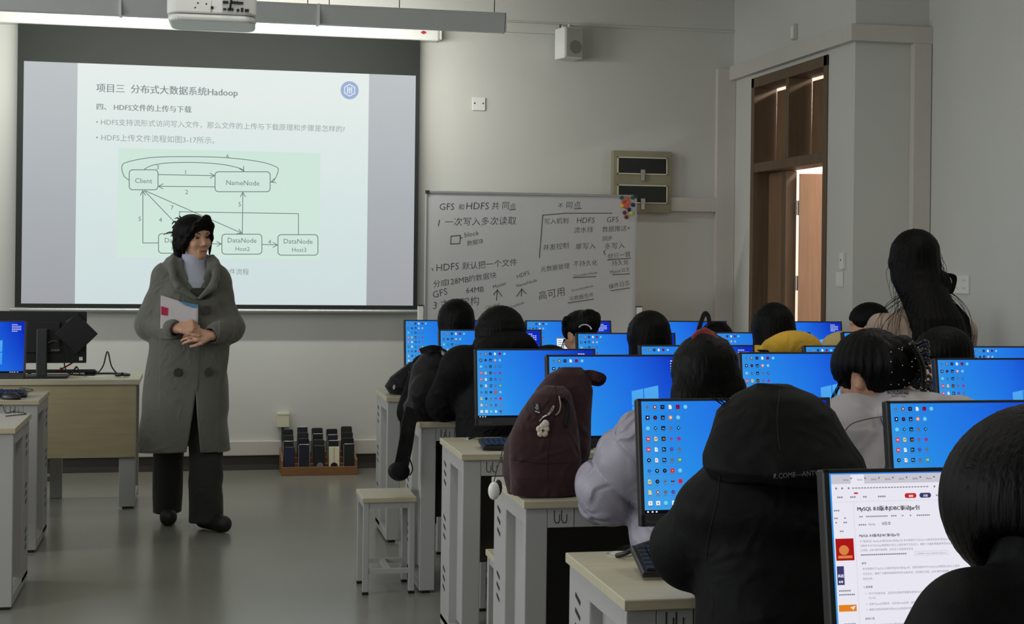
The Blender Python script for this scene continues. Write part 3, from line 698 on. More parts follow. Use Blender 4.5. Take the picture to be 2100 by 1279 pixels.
def desktop():
    s = MB(); e = -.0006
    s.quad((0, 0, 0), (SW, 0, 0), (SW, 0, SH), (0, 0, SH), 0)
    s.quad((0, e, 0), (SW, e, 0), (SW, e, .0085), (0, e, .0085), 1)
    for x in (.006, .017, .027): s.quad((x, 2 * e, .0025), (x + .004, 2 * e, .0025), (x + .004, 2 * e, .0062), (x, 2 * e, .0062), gi('white'))
    for x in (.40, .411, .422, .436): s.quad((x, 2 * e, .003), (x + .007, 2 * e, .003), (x + .007, 2 * e, .0055), (x, 2 * e, .0055), gi('white'))
    # lit window of the wallpaper
    x0, x1, xm = .272, .362, .312
    zz = lambda x, top: (.055 - .012 * (x - x0) / (x1 - x0)) if not top else (.150 + .018 * (x - x0) / (x1 - x0))
    for a, b in ((x0, xm - .0015), (xm + .0015, x1)):
        for lo, hi in ((0, .485), (.515, 1)):
            f = lambda x, t: zz(x, 0) + (zz(x, 1) - zz(x, 0)) * t
            s.quad((a, e, f(a, lo)), (b, e, f(b, lo)), (b, e, f(b, hi)), (a, e, f(a, hi)), 2)
    rng = random.Random(4)
    for r, row in enumerate(ICONS):
        for c, k in enumerate(row):
            cx, cz = .0145 + c * .0189, SH - .0135 - r * .0249; h = .0049
            if (r, c) in ((7, 3),): h2 = .0022
            else: h2 = h
            if k in ('navy', 'red', 'magenta') or (r, c) in LET:
                s.quad((cx - h, 2 * e, cz - h), (cx + h, 2 * e, cz - h), (cx + h, 2 * e, cz + h), (cx - h, 2 * e, cz + h), gi(k))
            elif k in ('white', 'yellow'):
                s.add([(cx - h * .75, 2 * e, cz - h), (cx + h * .75, 2 * e, cz - h), (cx + h * .75, 2 * e, cz + h * .4), (cx + h * .2, 2 * e, cz + h), (cx - h * .75, 2 * e, cz + h)], [(0, 1, 2, 3, 4)], gi(k))
            elif (r + c) % 3 == 0:
                s.add([(cx, 2 * e, cz - h), (cx + h, 2 * e, cz), (cx, 2 * e, cz + h), (cx - h, 2 * e, cz)], [(0, 1, 2, 3)], gi(k))
            else:
                s.add([(cx + h * math.cos(q * math.pi / 5), 2 * e, cz + h2 * math.sin(q * math.pi / 5)) for q in range(10)], [tuple(range(10))], gi(k))
            if (r, c) in LET:
                t, kc = LET[(r, c)]; wd = .0062 if len(t) > 1 else .005
                s.text(t, (cx - wd / 2, 3 * e, cz - .0026), (cx + wd / 2, 3 * e, cz - .0026), (0, 0, 1), gi(kc), .02)
            elif k not in ('slate', 'cyan'):
                k2 = rng.choice(['white', 'orange', 'cyan', 'slate', 'red']); q = .002
                s.quad((cx - q, 3 * e, cz - q * .6), (cx + q * .7, 3 * e, cz - q), (cx + q, 3 * e, cz + q), (cx - q * .8, 3 * e, cz + q * .8), gi(k2))
            # dim caption strip under the icon
            wl_ = rng.uniform(.0035, .0065)
            s.quad((cx - wl_, 2 * e, cz - .0084), (cx + wl_, 2 * e, cz - .0084), (cx + wl_, 2 * e, cz - .0070), (cx - wl_, 2 * e, cz - .0070), gi('slate'))
    for k in range(5):                                                # small block of system notes at the upper right
        z = SH - .016 - k * .0085; x = SW - .062
        for j in range((3, 5, 5, 5, 3)[k]):
            s.quad((x, e, z), (x + .0075, e, z), (x + .0075, e, z + .0028), (x, e, z + .0028), gi('white')); x += .0095
    return s
MS = [m_desk_bg, m_task, m_pane] + m_icon
BW, BH = .486, .298
TILT = math.radians(-9)
def monitor_body(t, hz, yo=0.0, chin=True):
    """case, stand and base; hz = height of the case bottom over the desk; returns matrix of the screen's lower-left corner"""
    M = Matrix.Translation((0, yo, hz)) @ Matrix.Rotation(TILT, 4, 'X')
    b = MB(); b.box(-BW / 2, BW / 2, .002, .03, 0, BH, M=M)
    b.box(-.15, .15, .03, .055, .05, .25, M=M)
    o = b.build('monitor_case', m_black, t, bevel=.0035)
    f = MB(); bt = .0065
    f.box(-BW / 2, BW / 2, -.002, .0025, BH - bt, BH, M=M); f.box(-BW / 2, BW / 2, -.002, .0025, 0, BH - SH - bt - .001, M=M)
    f.box(-BW / 2, -SW / 2, -.002, .0025, 0, BH, M=M); f.box(SW / 2, BW / 2, -.002, .0025, 0, BH, M=M)
    fr = f.build('bezel', m_dark, t, bevel=.001)
    x = MB(); zt_ = .008
    a, c = M @ V((-BW / 2 + .012, -.0026, zt_)), M @ V((-BW / 2 + .062, -.0026, zt_))
    x.text('ThinkCentre', a, c, M.to_3x3() @ V((0, 0, 1)), 0, .01); x.build('maker_lettering', mat('dim grey print', (86, 88, 92), 0.5), fr)
    s = MB(); s.box(-.03, .03, yo + .05, yo + .075, .008, hz + .14); s.build('stand_column', m_black, t, bevel=.004)
    s = MB(); s.box(-.12, .12, yo - .03, yo + .13, .0005, .010); s.build('stand_base', m_black, t, bevel=.003)
    return M
def monitor(label, x, y, zd, hz, pic=None, group='student monitors'):
    t = thing('computer_monitor', label, 'monitor', (x, y, zd), 0, group)
    M = monitor_body(t, hz)
    s = pic() if pic else desktop()
    o = s.build('screen', MS, t)
    o.matrix_local = M @ Matrix.Translation((-SW / 2, .0012, BH - SH - .0065))
    return t
mon0 = monitor('blue-screened monitor at the left end of the row closest to the front wall', 1.078 + BW / 2, 7.9, .745, .085)
mons = [('A', 1.746, 7.9, .085, None, None), ('A', 2.42, 7.9, .085, 'monitor behind the black ribbon loop, in the row closest to the front wall', None), ('A', 3.115, 7.9, .085, 'monitor left of the pale yellow coat, closest to the doorway', None),
        ('B', 1.079, 6.72, .09, 'monitor partly behind the tall black backpack', None), ('B', 1.732, 6.72, .076, 'monitor right in front of the braided bun student, its lower part hidden', None), ('B', 2.417, 6.72, .08, 'monitor left of the mustard yellow coat', None), ('B', 3.071, 6.72, .083, 'monitor mostly hidden between the yellow hood and the hair of the standing woman', None),
        ('C', 1.053, 5.66, .065, 'fully seen monitor with a whole icon grid, left of the maroon backpack', None), ('C', 1.721, 5.66, .08, 'monitor behind the head with the red scrunchie', None), ('C', 2.421, 5.66, .078, 'monitor behind the hair clip of the student in the pale grey jacket', None), ('C', 3.164, 5.66, .075, 'monitor against the right wall below the standing woman', None),
        ('D', 1.091, 4.6, .11, 'monitor right behind the maroon backpack', None), ('D', 1.744, 4.6, .118, 'monitor above the hunched black back, left of the pale grey jacket', None), ('D', 2.446, 4.6, .097, 'monitor cut by the right edge, above the one beside the pale grey jacket', None),
        ('E', 1.015, 3.33, .088, 'monitor whose icon columns show left of the hunched student in black', None), ('E', 1.65, 3.33, .078, 'monitor just above the white web page monitor, at the right', None)]
mon_objs = {('A', 0): mon0}
cnt = {}
for (r, xl_, yy_, hz, lb, _) in mons:
    i_ = cnt.get(r, 1 if r == 'A' else 0); cnt[r] = i_ + 1
    zd = ROWS[r][2] + .001
    if lb is None: continue
    o = dup(mon0, (xl_ + BW / 2, yy_, zd + (hz - .085)), lb)
    for ch in o.children:                                             # stands reach down to the desk whatever the height setting
        if ch.name.startswith('stand'): ch.location.z = -(hz - .085)
# monitor with an open white window (second of the far row)
def pic_window():
    s = desktop(); e = -.0024
    s.quad((.165, e, .015), (SW - .03, e, .015), (SW - .03, e, .175), (.165, e, .175), gi('white'))
    s.quad((.165, e * 1.2, .168), (SW - .03, e * 1.2, .168), (SW - .03, e * 1.2, .175), (.165, e * 1.2, .175), gi('slate'))
    for k in range(12): s.quad((.172, e * 1.2, .155 - k * .011), (.172 + .02 + .01 * (k % 3), e * 1.2, .155 - k * .011), (.172 + .02 + .01 * (k % 3), e * 1.2, .158 - k * .011), (.172, e * 1.2, .158 - k * .011), gi('slate'))
    return s
monitor('monitor with an open white window behind the braided bun student', 1.746 + BW / 2, 7.9, .745, .085, pic_window)
# monitor on the left side of the aisle
monitor('blue-screened monitor cut by the left edge of the picture', -.868 - BW / 2, 7.95, .745, .072)
# the nearest monitor shows a web page
m_page = glow('web page', (232, 230, 240)); m_ptab = glow('browser tabs', (198, 196, 206)); m_ink = glow('page ink', (40, 40, 48)); m_grey = glow('page grey ink', (128, 128, 140)); m_pred = glow('page red', (196, 40, 44)); m_pnavy = glow('page navy', (60, 58, 110)); m_por = glow('page orange', (226, 128, 30)); m_pban = glow('page banner red', (168, 24, 26)); m_page2 = glow('list window', (238, 238, 240)); m_gold = glow('banner gold', (214, 130, 70))
PM = [m_desk_bg, m_page, m_ptab, m_ink, m_grey, m_pred, m_pnavy, m_por, m_pban, m_page2, m_gold]
def pic_page():
    s = MB(); e = -.0005
    def q(x0, x1, z0, z1, mi, l=1): s.quad((x0, l * e, z0), (x1, l * e, z0), (x1, l * e, z1), (x0, l * e, z1), mi)
    # page grid: photo pixel (u to the right, d downwards from the screen top) at about 1/1205 m a pixel
    K = 1 / 1180.
    X = lambda u: u * K; Z = lambda d: SH - d * K
    em = 196 / text_width('【下载地址】MySQL8.0版本JDBC驱动Jar包 本仓库提供了MySQL 8.0版本的JDBC驱动Jar包。该驱')
    def tx(t, u, d, wpx, mi=3, bold=0.0, l=3):
        if wpx > 90 and mi == 4: wpx = em * text_width(t)
        s.text(t, (X(u), l * e, Z(d)), (X(u + wpx), l * e, Z(d)), (0, 0, 1), mi, bold)
    q(0, SW, 0, SH, 0, 0)
    q(X(285), SW - .006, .012, SH - .004, 9, 1)
    q(X(4), X(276), 0, SH - .002, 1, 2)
    q(X(4), X(276), Z(20), SH - .002, 2, 2.4)
    q(X(43), X(70), Z(20), Z(3), 1, 2.8)
    for k in range(7):
        u = 22 + 28 * k; tx('MySQL' if k in (0, 1) else ('Maven' if k == 6 else '驱动包'), u + 6, 14, 11, 3, .0, 3.2)
        s.poly([(X(u + 21), 3 * e, Z(9)), (X(u + 23), 3 * e, Z(11))], .0006, (0, -1, 0), 3); s.poly([(X(u + 23), 3 * e, Z(9)), (X(u + 21), 3 * e, Z(11))], .0006, (0, -1, 0), 3)
    for u in (225, 240, 255): q(X(u), X(u + 4), Z(11), Z(10), 3, 3)
    # address bar and site header
    q(X(5), X(275), Z(36), Z(20), 1, 2.6)
    for k in range(26): q(X(45 + k * 6), X(45 + k * 6 + 4.2), Z(29), Z(27), 4, 3)
    for u in (13, 25, 38, 212, 224, 238, 248, 262): s.disc((X(u), 3 * e, Z(28)), .0017, (1, 0, 0), (0, 0, 1), 10, 4 if u < 240 else 3)
    q(X(5), X(275), Z(53.2), Z(52.7), 2, 3)
    for u, w in ((14, 15), (40, 12), (66, 9), (96, 16), (214, 10), (232, 24)): 
        for j in range(int(w // 4)): q(X(u + j * 4), X(u + j * 4 + 3), Z(46), Z(43), 4, 3)
    for u0, mi in ((150, 5), (180, 6)):
        s.add([(X(u0 + 12 + sx * (8 + 4 * math.cos(a))), 3 * e, Z(44 + 4.6 * math.sin(a))) for sx, rg in ((1, range(-90, 91, 30)), (-1, range(90, -91, -30))) for a in [math.radians(d) for d in rg]], [tuple(range(14))], mi)
        tx('搜索' if mi == 5 else '问答', u0 + 8, 46.5, 9, 1, .02, 4)
    q(X(48), X(56), Z(39), Z(36), 5, 3.2)
    # left column of the page
    q(X(5), X(46), 0, Z(53.4), 1, 2.7); q(X(45.4), X(46), 0, Z(54), 2, 3)
    q(X(6), X(42), Z(160), Z(120), 8, 3)
    s.ball((X(22), 3.2 * e, Z(141)), (X(10), .0002, X(9)), 12, 10); q(X(10), X(38), Z(156), Z(151), 10, 3.4)
    q(X(6), X(20), Z(204), Z(170), 6, 3); tx('系统', 7, 190, 12, 1, .03, 4); tx('查看', 8, 200, 9, 1, .02, 4)
    q(X(6), X(41), Z(252), Z(240), 7, 3); s.add([(X(28), 4 * e, Z(245)), (X(39), 4 * e, Z(242)), (X(34), 4 * e, Z(250)), (X(32), 4 * e, Z(247))], [(0, 1, 2, 3)], 1)
    for d, u, w in ((70, 6, 12), (84, 6, 8), (84, 26, 6), (92, 8, 6), (92, 24, 10), (108, 16, 9), (216, 8, 24), (223, 8, 32), (276, 14, 24), (292, 10, 20)):
        for j in range(int(w // 4)): q(X(u + j * 4), X(u + j * 4 + 3.1), Z(d), Z(d - 2.6), 4, 3)
    # article
    for q_ in (0, .35, .7): tx('MySQL 8.0版本JDBC驱动Jar包', 53 + q_, 70, 126)
    for u, w in ((56, 8), (70, 44), (120, 12), (142, 4), (158, 4), (172, 28)):
        for j in range(int(w // 4)): q(X(u + j * 4), X(u + j * 4 + 3), Z(82), Z(79.6), 4, 3)
    tx('MySQL', 74, 97, 14, 6); tx('8版本', 101, 97, 18, 6)
    for j in range(4): q(X(54 + j * 4), X(57 + j * 4), Z(97), Z(94.6), 4, 3)
    for q_ in (0, .35): tx('MySQL 8.0版本JDBC驱动Jar包', 54 + q_, 118, 81)
    tx('【下载地址】MySQL8.0版本JDBC驱动Jar包 本仓库提供了MySQL 8.0版本的JDBC驱动Jar包。该驱', 55, 128, 196, 4); tx('动程序专为与MySQL数据库8.0及以上版本进行交互设计，确保了对最新数据库特性的全面支持，包括接', 55, 136, 196, 4); tx('口功能、JDBC操作增强等，并优化了性能和安全性', 55, 144, 152, 4)
    for j in range(22): q(X(55 + j * 4.2), X(58.4 + j * 4.2), Z(152), Z(149.6), 4, 3)
    q(X(163), X(232), Z(155), Z(147), 2, 3); q(X(163.8), X(231.2), Z(154.3), Z(147.7), 1, 3.3); tx('【下载地址】MySQL8.0版本JDBC驱动Jar包', 167, 152.6, 60, 4, 0, 4)
    tx('概览', 56, 168, 9, 3, .01)
    tx('本仓库提供了MySQL 8.0版本的JDBC驱动Jar包。该驱动程序专为与MySQL数据库8.0及以上版本', 57, 178, 196, 4); tx('交互设计，确保了对最新数据库特性的全面支持，包括接口功能、JDBC操作增强等，并优化了性能', 57, 187, 196, 4); tx('和安全性。', 57, 196, 20, 4)
    tx('使用场景', 57, 211, 18, 3, .01)
    tx('对于开发者来说，当您的应用程序需要连接到MySQL 8.0或更高版本数据库时，这个驱动是必不', 66, 223, 188, 4); tx('可少的。', 66, 231, 15, 4); tx('适用于Java应用程序，无论是Web应用、桌面应用还是服务器端程序中的数据访问层。', 66, 242, 164, 4); tx('确保应用程序能够利用MySQL新版的所有最新特性。', 66, 252, 104, 4)
    for d in (221, 240, 250): s.disc((X(61), 3 * e, Z(d)), .0006, (1, 0, 0), (0, 0, 1), 8, 3)
    tx('如何使用', 57, 268, 18, 3, .01); tx('1.', 63, 280, 3, 4); tx('下载', 68, 280, 9, 3, .01); tx('点击仓库中的下载链接获取最新的JDBC驱动Jar包。', 80, 280, 102, 4); tx('2.', 63, 292, 3, 4); tx('添加至项目', 68, 292, 22, 3, .01); tx('Maven项目', 78, 306, 22, 3, .01)
    q(X(270), X(272.4), Z(100), Z(40), 3, 4)
    # second window: long list
    q(X(290), X(304), .012, SH - .02, 2, 1.5)
    for k in range(28):
        d = 96 + 8 * k
        if d < 300:
            q(X(308), X(311), Z(d), Z(d - 3), 4, 3); w = 14 + (k * 7) % 17
            for j in range(w // 4 + 3): q(X(313 + j * 4), X(316 + j * 4), Z(d), Z(d - 2.2), 4, 3)
    return s
MS_save = MS; MS = PM
monitor('nearest monitor, showing a white web page about a database driver', .967 + BW / 2, 2.15, ROWS['F'][2] + .001, .087, pic_page)
MS = MS_save
# teacher's monitor, seen from behind, and the small computer on its back
tm = thing('computer_monitor', 'black monitor on the teacher desk, seen from behind', 'monitor', (-.885, 8.98, .745), math.pi)
hz = .08
b = MB(); b.box(-.245, .245, -.012, .012, hz, hz + .30); b.build('monitor_case', m_black, tm, bevel=.004)
b = MB(); b.box(-.10, .10, .012, .03, hz + .06, hz + .24); b.build('back_cover', m_matteblack, tm, bevel=.006)
b = MB(); b.box(-.03, .03, .030, .056, .006, hz + .2); b.build('stand_column', m_dark, tm, bevel=.006)
b = MB(); b.box(-.15, .15, -.07, .13, .0005, .012); b.build('stand_base', m_black, tm, bevel=.004)
b = MB(); M = Matrix.Translation((-.19, .026, hz + .17)) @ Matrix.Rotation(math.radians(45), 4, 'Y'); b.box(-.085, .085, -.012, .012, -.085, .085, M=M); pc = b.build('mini_computer', m_matteblack, tm, bevel=.004)
b = MB(); b.text('ThinkCentre', (-.13, .0125, hz + .235), (-.165, .0125, hz + .262), (.5, 0, .8), 0, .02); [b.box(-.058 - .010 * k_, -.051 - .010 * k_, .0302, .031, hz + .072, hz + .080) for k_ in range(5)]; b.build('maker_lettering', mat('grey print', (120, 122, 124), 0.5), tm)
b = MB(); b.box(-.225, -.205, .0122, .0128, hz + .015, hz + .035); b.build('sticker', m_white, tm)
b = MB(); b.tube([(-.02, .04, hz + .11), (-.08, .07, hz + .13), (-.12, .06, hz + .05), (-.13, .05, hz - .02), (-.16, .05, -.0 + .02), (-.25, .03, .008)], .004); b.build('power_cable', m_black, tm, smooth=True)

# ------------------------------------------------------------------ keyboards, mice, cables
m_key = mat('black key', (30, 31, 33), 0.5, var=.1)
def keyboard(label, x, y, z, rz, tilt=4.0, wide=.42):
    t = thing('keyboard', label, 'keyboard', (x, y, z), rz, 'black keyboards')
    M = Matrix.Rotation(math.radians(tilt), 4, 'X')
    MB().box(-wide / 2, wide / 2, -.065, .065, .004, .018, M=M).build('keyboard_case', m_black, t, bevel=.004)
    k = MB()
    for r in range(6):
        n = 20 if r else 16
        for c in range(n):
            kx = -wide / 2 + .012 + c * (wide - .024) / n; w_ = (wide - .024) / n - .003
            ky = -.056 + r * .0188
            k.box(kx, kx + w_, ky, ky + .0155, .018, .0245, M=M)
    k.build('keys', m_key, t)
    for sx in (-1, 1): MB().box(sx * (wide / 2 - .04) - .01, sx * (wide / 2 - .04) + .01, .045, .055, 0, .012).build('flip_foot', m_black, t)
    return t
def mouse(label, x, y, z, rz):
    t = thing('computer_mouse', label, 'mouse', (x, y, z), rz, 'black computer mice')
    b = MB(); b.ball((0, 0, .002), (.032, .055, .034), 20)
    b.v = [(p[0], p[1], max(p[2], .001)) for p in b.v]; b.build('shell', m_black, t, smooth=True)
    w_ = MB(); w_.cyl((-.004, .03, .027), (.004, .03, .027), .009, 14); w_.build('wheel', m_dark, t)
    return t
def cable(label, name, pts, r, m, group=None):
    o = MB().tube(pts, r).build(name, m, None, smooth=True, loc=pts[0])
    return tag(o, label, 'cable', group)
keyboard('black keyboard on the near desk beside the hunched student', 1.180, 3.215, .765, math.radians(-3), 17)
keyboard('black keyboard under the fully seen monitor left of the maroon backpack', 1.245, 5.46, .750, math.radians(-2), 6)
keyboard('black keyboard on the far desk left of the aisle', -1.04, 7.72, .749, math.radians(3), 5)
keyboard('black keyboard behind the teacher monitor', -.80, 9.16, .749, math.radians(180), 5)
mouse('black mouse on the far desk left of the aisle', -.895, 7.60, .745, math.radians(60))
mouse('black mouse at the left picture edge, on the nearer left desk', -.915, 6.63, .745, math.radians(50))
q = lambda u, v, z=.748: at_z(u, v, z)
cable('thin black mouse cable lying on the nearer left desk', 'mouse_cable', [q(12, 853), q(30, 851), q(54, 848), V((*q(30, 844).xy, .749)), q(12, 846), V((*q(4, 842).xy, .775)), q(-12, 845)], .0022, m_black)
cable('thin cable lying on the far desk left of the aisle', 'mouse_cable', [q(57, 803), q(68, 799), q(58, 797), q(40, 795)], .0022, m_dark)
cable('black plug cable going into the silver grommet on the near desk', 'plug_cable', [q(1265, 1139, .748), q(1285, 1133, .760), q(1310, 1120, .772), q(1345, 1108, .766)], .006, m_black)
cable('black cable looping beside the keyboard left of the maroon backpack', 'plug_cable', [q(962, 899, .748), q(985, 889, .76), q(1002, 880, .77)], .006, m_black)
# clutter on the teacher desk
d = lambda u, v, z: V((*at_y(u, v, 9.03).xy, z))
cable('black cable standing up in a pointed loop on the teacher desk', 'loop_cable', [V((-.68, 9.05, .75)), V((-.60, 9.04, .749)), V((-.55, 9.03, .80)), V((-.525, 9.03, .888)), V((-.50, 9.03, .80)), V((-.46, 9.03, .752)), V((-.43, 9.02, .75))], .004, m_black)
cable('red cable plugged behind the teacher monitor', 'red_cable', [V((-.705, 9.05, .835)), V((-.74, 9.06, .81)), V((-.785, 9.06, .785)), V((-.79, 9.05, .79))], .005, m_red)
cable('tangle of black cables below the teacher monitor', 'power_cable', [V((-.77, 9.07, .78)), V((-.73, 9.06, .752)), V((-.70, 9.04, .80)), V((-.68, 9.05, .752)), V((-.70, 9.08, .79)), V((-.74, 9.08, .755))], .0035, m_black)
cable('thick black cable lying along the back of the teacher desk', 'power_cable', [V((-.66, 9.15, .7495)), V((-.52, 9.16, .750)), V((-.44, 9.13, .7495)), V((-.40, 9.08, .7495)), V((-.43, 9.03, .7495))], .0055, m_black)
o = thing('power_adapter', 'small black coiled adapter at the right of the teacher desk', 'adapter', (-.435, 8.93, .745), math.radians(15))
b = MB(); b.tube([(-.035, 0, .012), (-.02, .012, .012), (-.008, 0, .012), (-.02, -.012, .012)], .008, closed=True); b.tube([(.008, 0, .012), (.024, .014, .012), (.04, 0, .012), (.024, -.014, .012)], .008, closed=True)
b.build('coil', m_black, o, smooth=True); MB().tube([(-.008, 0, .018), (0, 0, .024), (.008, 0, .018)], .005).build('joint', m_dark, o, smooth=True)
o = thing('paper_note', 'pale slip of paper lying on the teacher desk', 'paper', (-.58, 8.99, .7445), math.radians(8))
MB().box(-.05, .05, -.035, .035, 0, .001).build('sheet', mat('pale paper', (205, 210, 205), 0.8), o)

# ------------------------------------------------------------------ tray of phones by the wall
TY = 10.12
a_, c_ = at_y(577, 972, TY - .14), at_y(733, 972, TY - .14)
tr = thing('phone_tray', 'long wooden tray of mobile phones on the floor by the wall', 'tray', ((a_.x + c_.x) / 2, TY, 0))
hw = (c_.x - a_.x) / 2
m_tray = mat('orange brown wood', (138, 98, 62), 0.55, var=.1, stretch=(1, 8, 8))
MB().box(-hw, hw, -.14, -.128, .0, .058).build('front_board', m_tray, tr, bevel=.002)
MB().box(-hw, hw, .13, .142, .0, .10).build('back_board', m_tray, tr, bevel=.002)
for s in (-1, 1): MB().prism([(s * hw, -.127, 0), (s * hw, .129, 0), (s * hw, .129, .16), (s * hw, -.127, .10)], (-s * .012, 0, 0)).build('side_board', m_tray, tr)
st_ = MB()
for k in range(4): st_.box(-hw + .013, hw - .013, -.125 + k * .064, -.125 + k * .064 + .062, .004, .034 + k * .032)
st_.build('step_block', m_tray, tr)
cols = [(18, 18, 20), (24, 28, 44), (28, 26, 30), (16, 20, 22), (34, 34, 36), (26, 26, 34)]
pn0 = None; names_row = ['front', 'second', 'third', 'back']; names_col = ['far left', 'second', 'middle', 'fourth', 'far right']
for r in range(4):
    for c in range(5):
        x = tr.location.x - hw + .052 + c * (2 * hw - .104) / 4; y = TY - .095 + r * .064; z = .035 + r * .032
        hgt = .150 + .008 * ((r * 3 + c * 5) % 3)
        t = thing('mobile_phone', '', 'phone', (x, y, z), 0, 'phones in the wooden tray')
        M = Matrix.Rotation(math.radians(-8), 4, 'X')
        body = (224, 220, 190) if (r, c) == (0, 3) else ((28, 36, 66) if (r, c) == (0, 0) else cols[(r * 2 + c) % 6])
        MB().box(-.036, .036, -.004, .004, .002, hgt, M=M).build('case', mat('phone case %d %d %d' % body, body, 0.35), t, bevel=.0035, seg=3)
        rimc = (196, 196, 196) if (r, c) in ((0, 1), (0, 4), (1, 0), (2, 2), (1, 3), (2, 3), (3, 1)) else (60, 60, 62)
        pts = [(-.036, 0, .003), (-.036, 0, hgt - .006), (-.030, 0, hgt), (.030, 0, hgt), (.036, 0, hgt - .006), (.036, 0, .003)]
        MB().tube([M @ V(p) for p in pts], .0022, 6, sub=1).build('rim', mat('phone rim %d' % rimc[0], rimc, 0.3, metal=.7), t)
        if (r, c) == (0, 2):
            MB().disc(M @ V((.006, -.0047, .024)), .022, (1, 0, 0), (0, 0, 1), 20).build('round_holder', mat('grey round holder', (130, 134, 134), 0.4), t)
            t['label'] = 'front phone with a grey round holder, middle of the tray'
        elif (r, c) == (0, 3):
            MB().disc(M @ V((0, -.0047, .020)), .024, (1, 0, 0), (0, 0, 1), 20).build('round_opening', m_matteblack, t)
            MB().box(-.0008, .0008, -.005, -.0042, .045, hgt - .004, M=M).build('seam', m_dark, t)
            t['label'] = 'pale yellow phone in a case with a dark round spot, front of the tray'
        elif (r, c) == (0, 0): t['label'] = 'dark navy phone at the front left corner of the tray'
        elif (r, c) == (0, 1): t['label'] = 'black phone with a bright white rim, second in the front row of the tray'
        elif (r, c) == (0, 4): t['label'] = 'black phone with a white rim at the front right corner of the tray'
        else: t['label'] = 'dark phone standing in the tray, %s row, %s column from the left' % (names_row[r], names_col[c])

# ------------------------------------------------------------------ bags on the desks: built further below with the soft shapes
# ------------------------------------------------------------------ soft shapes: blended volumes turned into one smooth surface
def R3(rx=0, ry=0, rz=0):
    return np.array((Matrix.Rotation(math.radians(rz), 3, 'Z') @ Matrix.Rotation(math.radians(ry), 3, 'Y') @ Matrix.Rotation(math.radians(rx), 3, 'X')))
def A(p): return np.array(p, float)
def C(a, b, ra, rb=None, k=.02, neg=False): return ('c', A(a), A(b), ra, ra if rb is None else rb, k, neg)
def E(c, r, R=None, k=.02, neg=False): return ('e', A(c), A(r if hasattr(r, '__len__') else (r, r, r)), np.eye(3) if R is None else R, k, neg)
def B(c, hf, rd, R=None, k=.02, neg=False): return ('b', A(c), A(hf), rd, np.eye(3) if R is None else R, k, neg)
def T(secs, k=.02, neg=False, pw=2.0): return ('t', np.array(secs, float), pw, k, neg)          # stack of oval sections (z, cx, cy, rx, ry)
def F(fn, lo, hi, k=.01, neg=False): return ('f', fn, A(lo), A(hi), k, neg)
def chain(pts, rs, k=.02): return [C(a, b, ra, rb, k) for a, b, ra, rb in zip(pts, pts[1:], rs, rs[1:])]
def turn(prims, R, t):
    """the same shapes rotated by R and moved to t"""
    out = []; t = A(t)
    for p in prims:
        if p[0] == 'c': out.append(('c', R @ p[1] + t, R @ p[2] + t) + p[3:])
        elif p[0] == 'e': out.append(('e', R @ p[1] + t, p[2], R @ p[3]) + p[4:])
        elif p[0] == 'b': out.append(('b', R @ p[1] + t, p[2], p[3], R @ p[4]) + p[5:])
        else: raise ValueError
    return out
def prim_box(p):
    if p[0] == 'c':
        r = max(p[3], p[4]); return np.minimum(p[1], p[2]) - r, np.maximum(p[1], p[2]) + r
    if p[0] == 'e':
        e = np.sqrt((p[3] ** 2) @ (p[2] ** 2)); return p[1] - e, p[1] + e
    if p[0] == 'b':
        e = np.abs(p[4]) @ p[2]; return p[1] - e, p[1] + e
    if p[0] == 't':
        s = p[1]; return A(((s[:, 1] - s[:, 3]).min(), (s[:, 2] - s[:, 4]).min(), s[:, 0].min())), A(((s[:, 1] + s[:, 3]).max(), (s[:, 2] + s[:, 4]).max(), s[:, 0].max()))
    return p[2], p[3]
def prim_val(p, X, Y, Z):
    if p[0] == 'c':
        a, ab = p[1], p[2] - p[1]; L = max(1e-9, ab @ ab)
        x, y, z = X - a[0], Y - a[1], Z - a[2]
        t = np.clip((x * ab[0] + y * ab[1] + z * ab[2]) / L, 0, 1)
        return np.sqrt((x - t * ab[0]) ** 2 + (y - t * ab[1]) ** 2 + (z - t * ab[2]) ** 2) - (p[3] + t * (p[4] - p[3]))
    if p[0] in 'eb':
        R = p[3] if p[0] == 'e' else p[4]
        x, y, z = X - p[1][0], Y - p[1][1], Z - p[1][2]
        u = R[0, 0] * x + R[1, 0] * y + R[2, 0] * z; v = R[0, 1] * x + R[1, 1] * y + R[2, 1] * z; w = R[0, 2] * x + R[1, 2] * y + R[2, 2] * z
        if p[0] == 'e':
            r = p[2]
            k0 = np.sqrt((u / r[0]) ** 2 + (v / r[1]) ** 2 + (w / r[2]) ** 2); k1 = np.sqrt((u / r[0] ** 2) ** 2 + (v / r[1] ** 2) ** 2 + (w / r[2] ** 2) ** 2)
            return k0 * (k0 - 1) / np.maximum(k1, 1e-6)
        h, rd = p[2] - p[3], p[3]
        qx, qy, qz = np.abs(u) - h[0], np.abs(v) - h[1], np.abs(w) - h[2]
        return np.sqrt(np.maximum(qx, 0) ** 2 + np.maximum(qy, 0) ** 2 + np.maximum(qz, 0) ** 2) + np.minimum(np.maximum(qx, np.maximum(qy, qz)), 0) - rd
    if p[0] == 't':
        s = p[1]; zz = Z[0, 0, :]
        g = [np.interp(zz, s[:, 0], s[:, i])[None, None, :] for i in range(1, 5)]
        n = p[2]
        k0 = (np.abs((X - g[0]) / g[2]) ** n + np.abs((Y - g[1]) / g[3]) ** n) ** (1 / n)
        d = (k0 - 1) * np.minimum(g[2], g[3])
        return np.maximum(d, np.maximum(s[0, 0] - Z, Z - s[-1, 0]))
    return p[1](X, Y, Z)
_CORN = [(0, 0, 0), (1, 0, 0), (0, 1, 0), (1, 1, 0), (0, 0, 1), (1, 0, 1), (0, 1, 1), (1, 1, 1)]
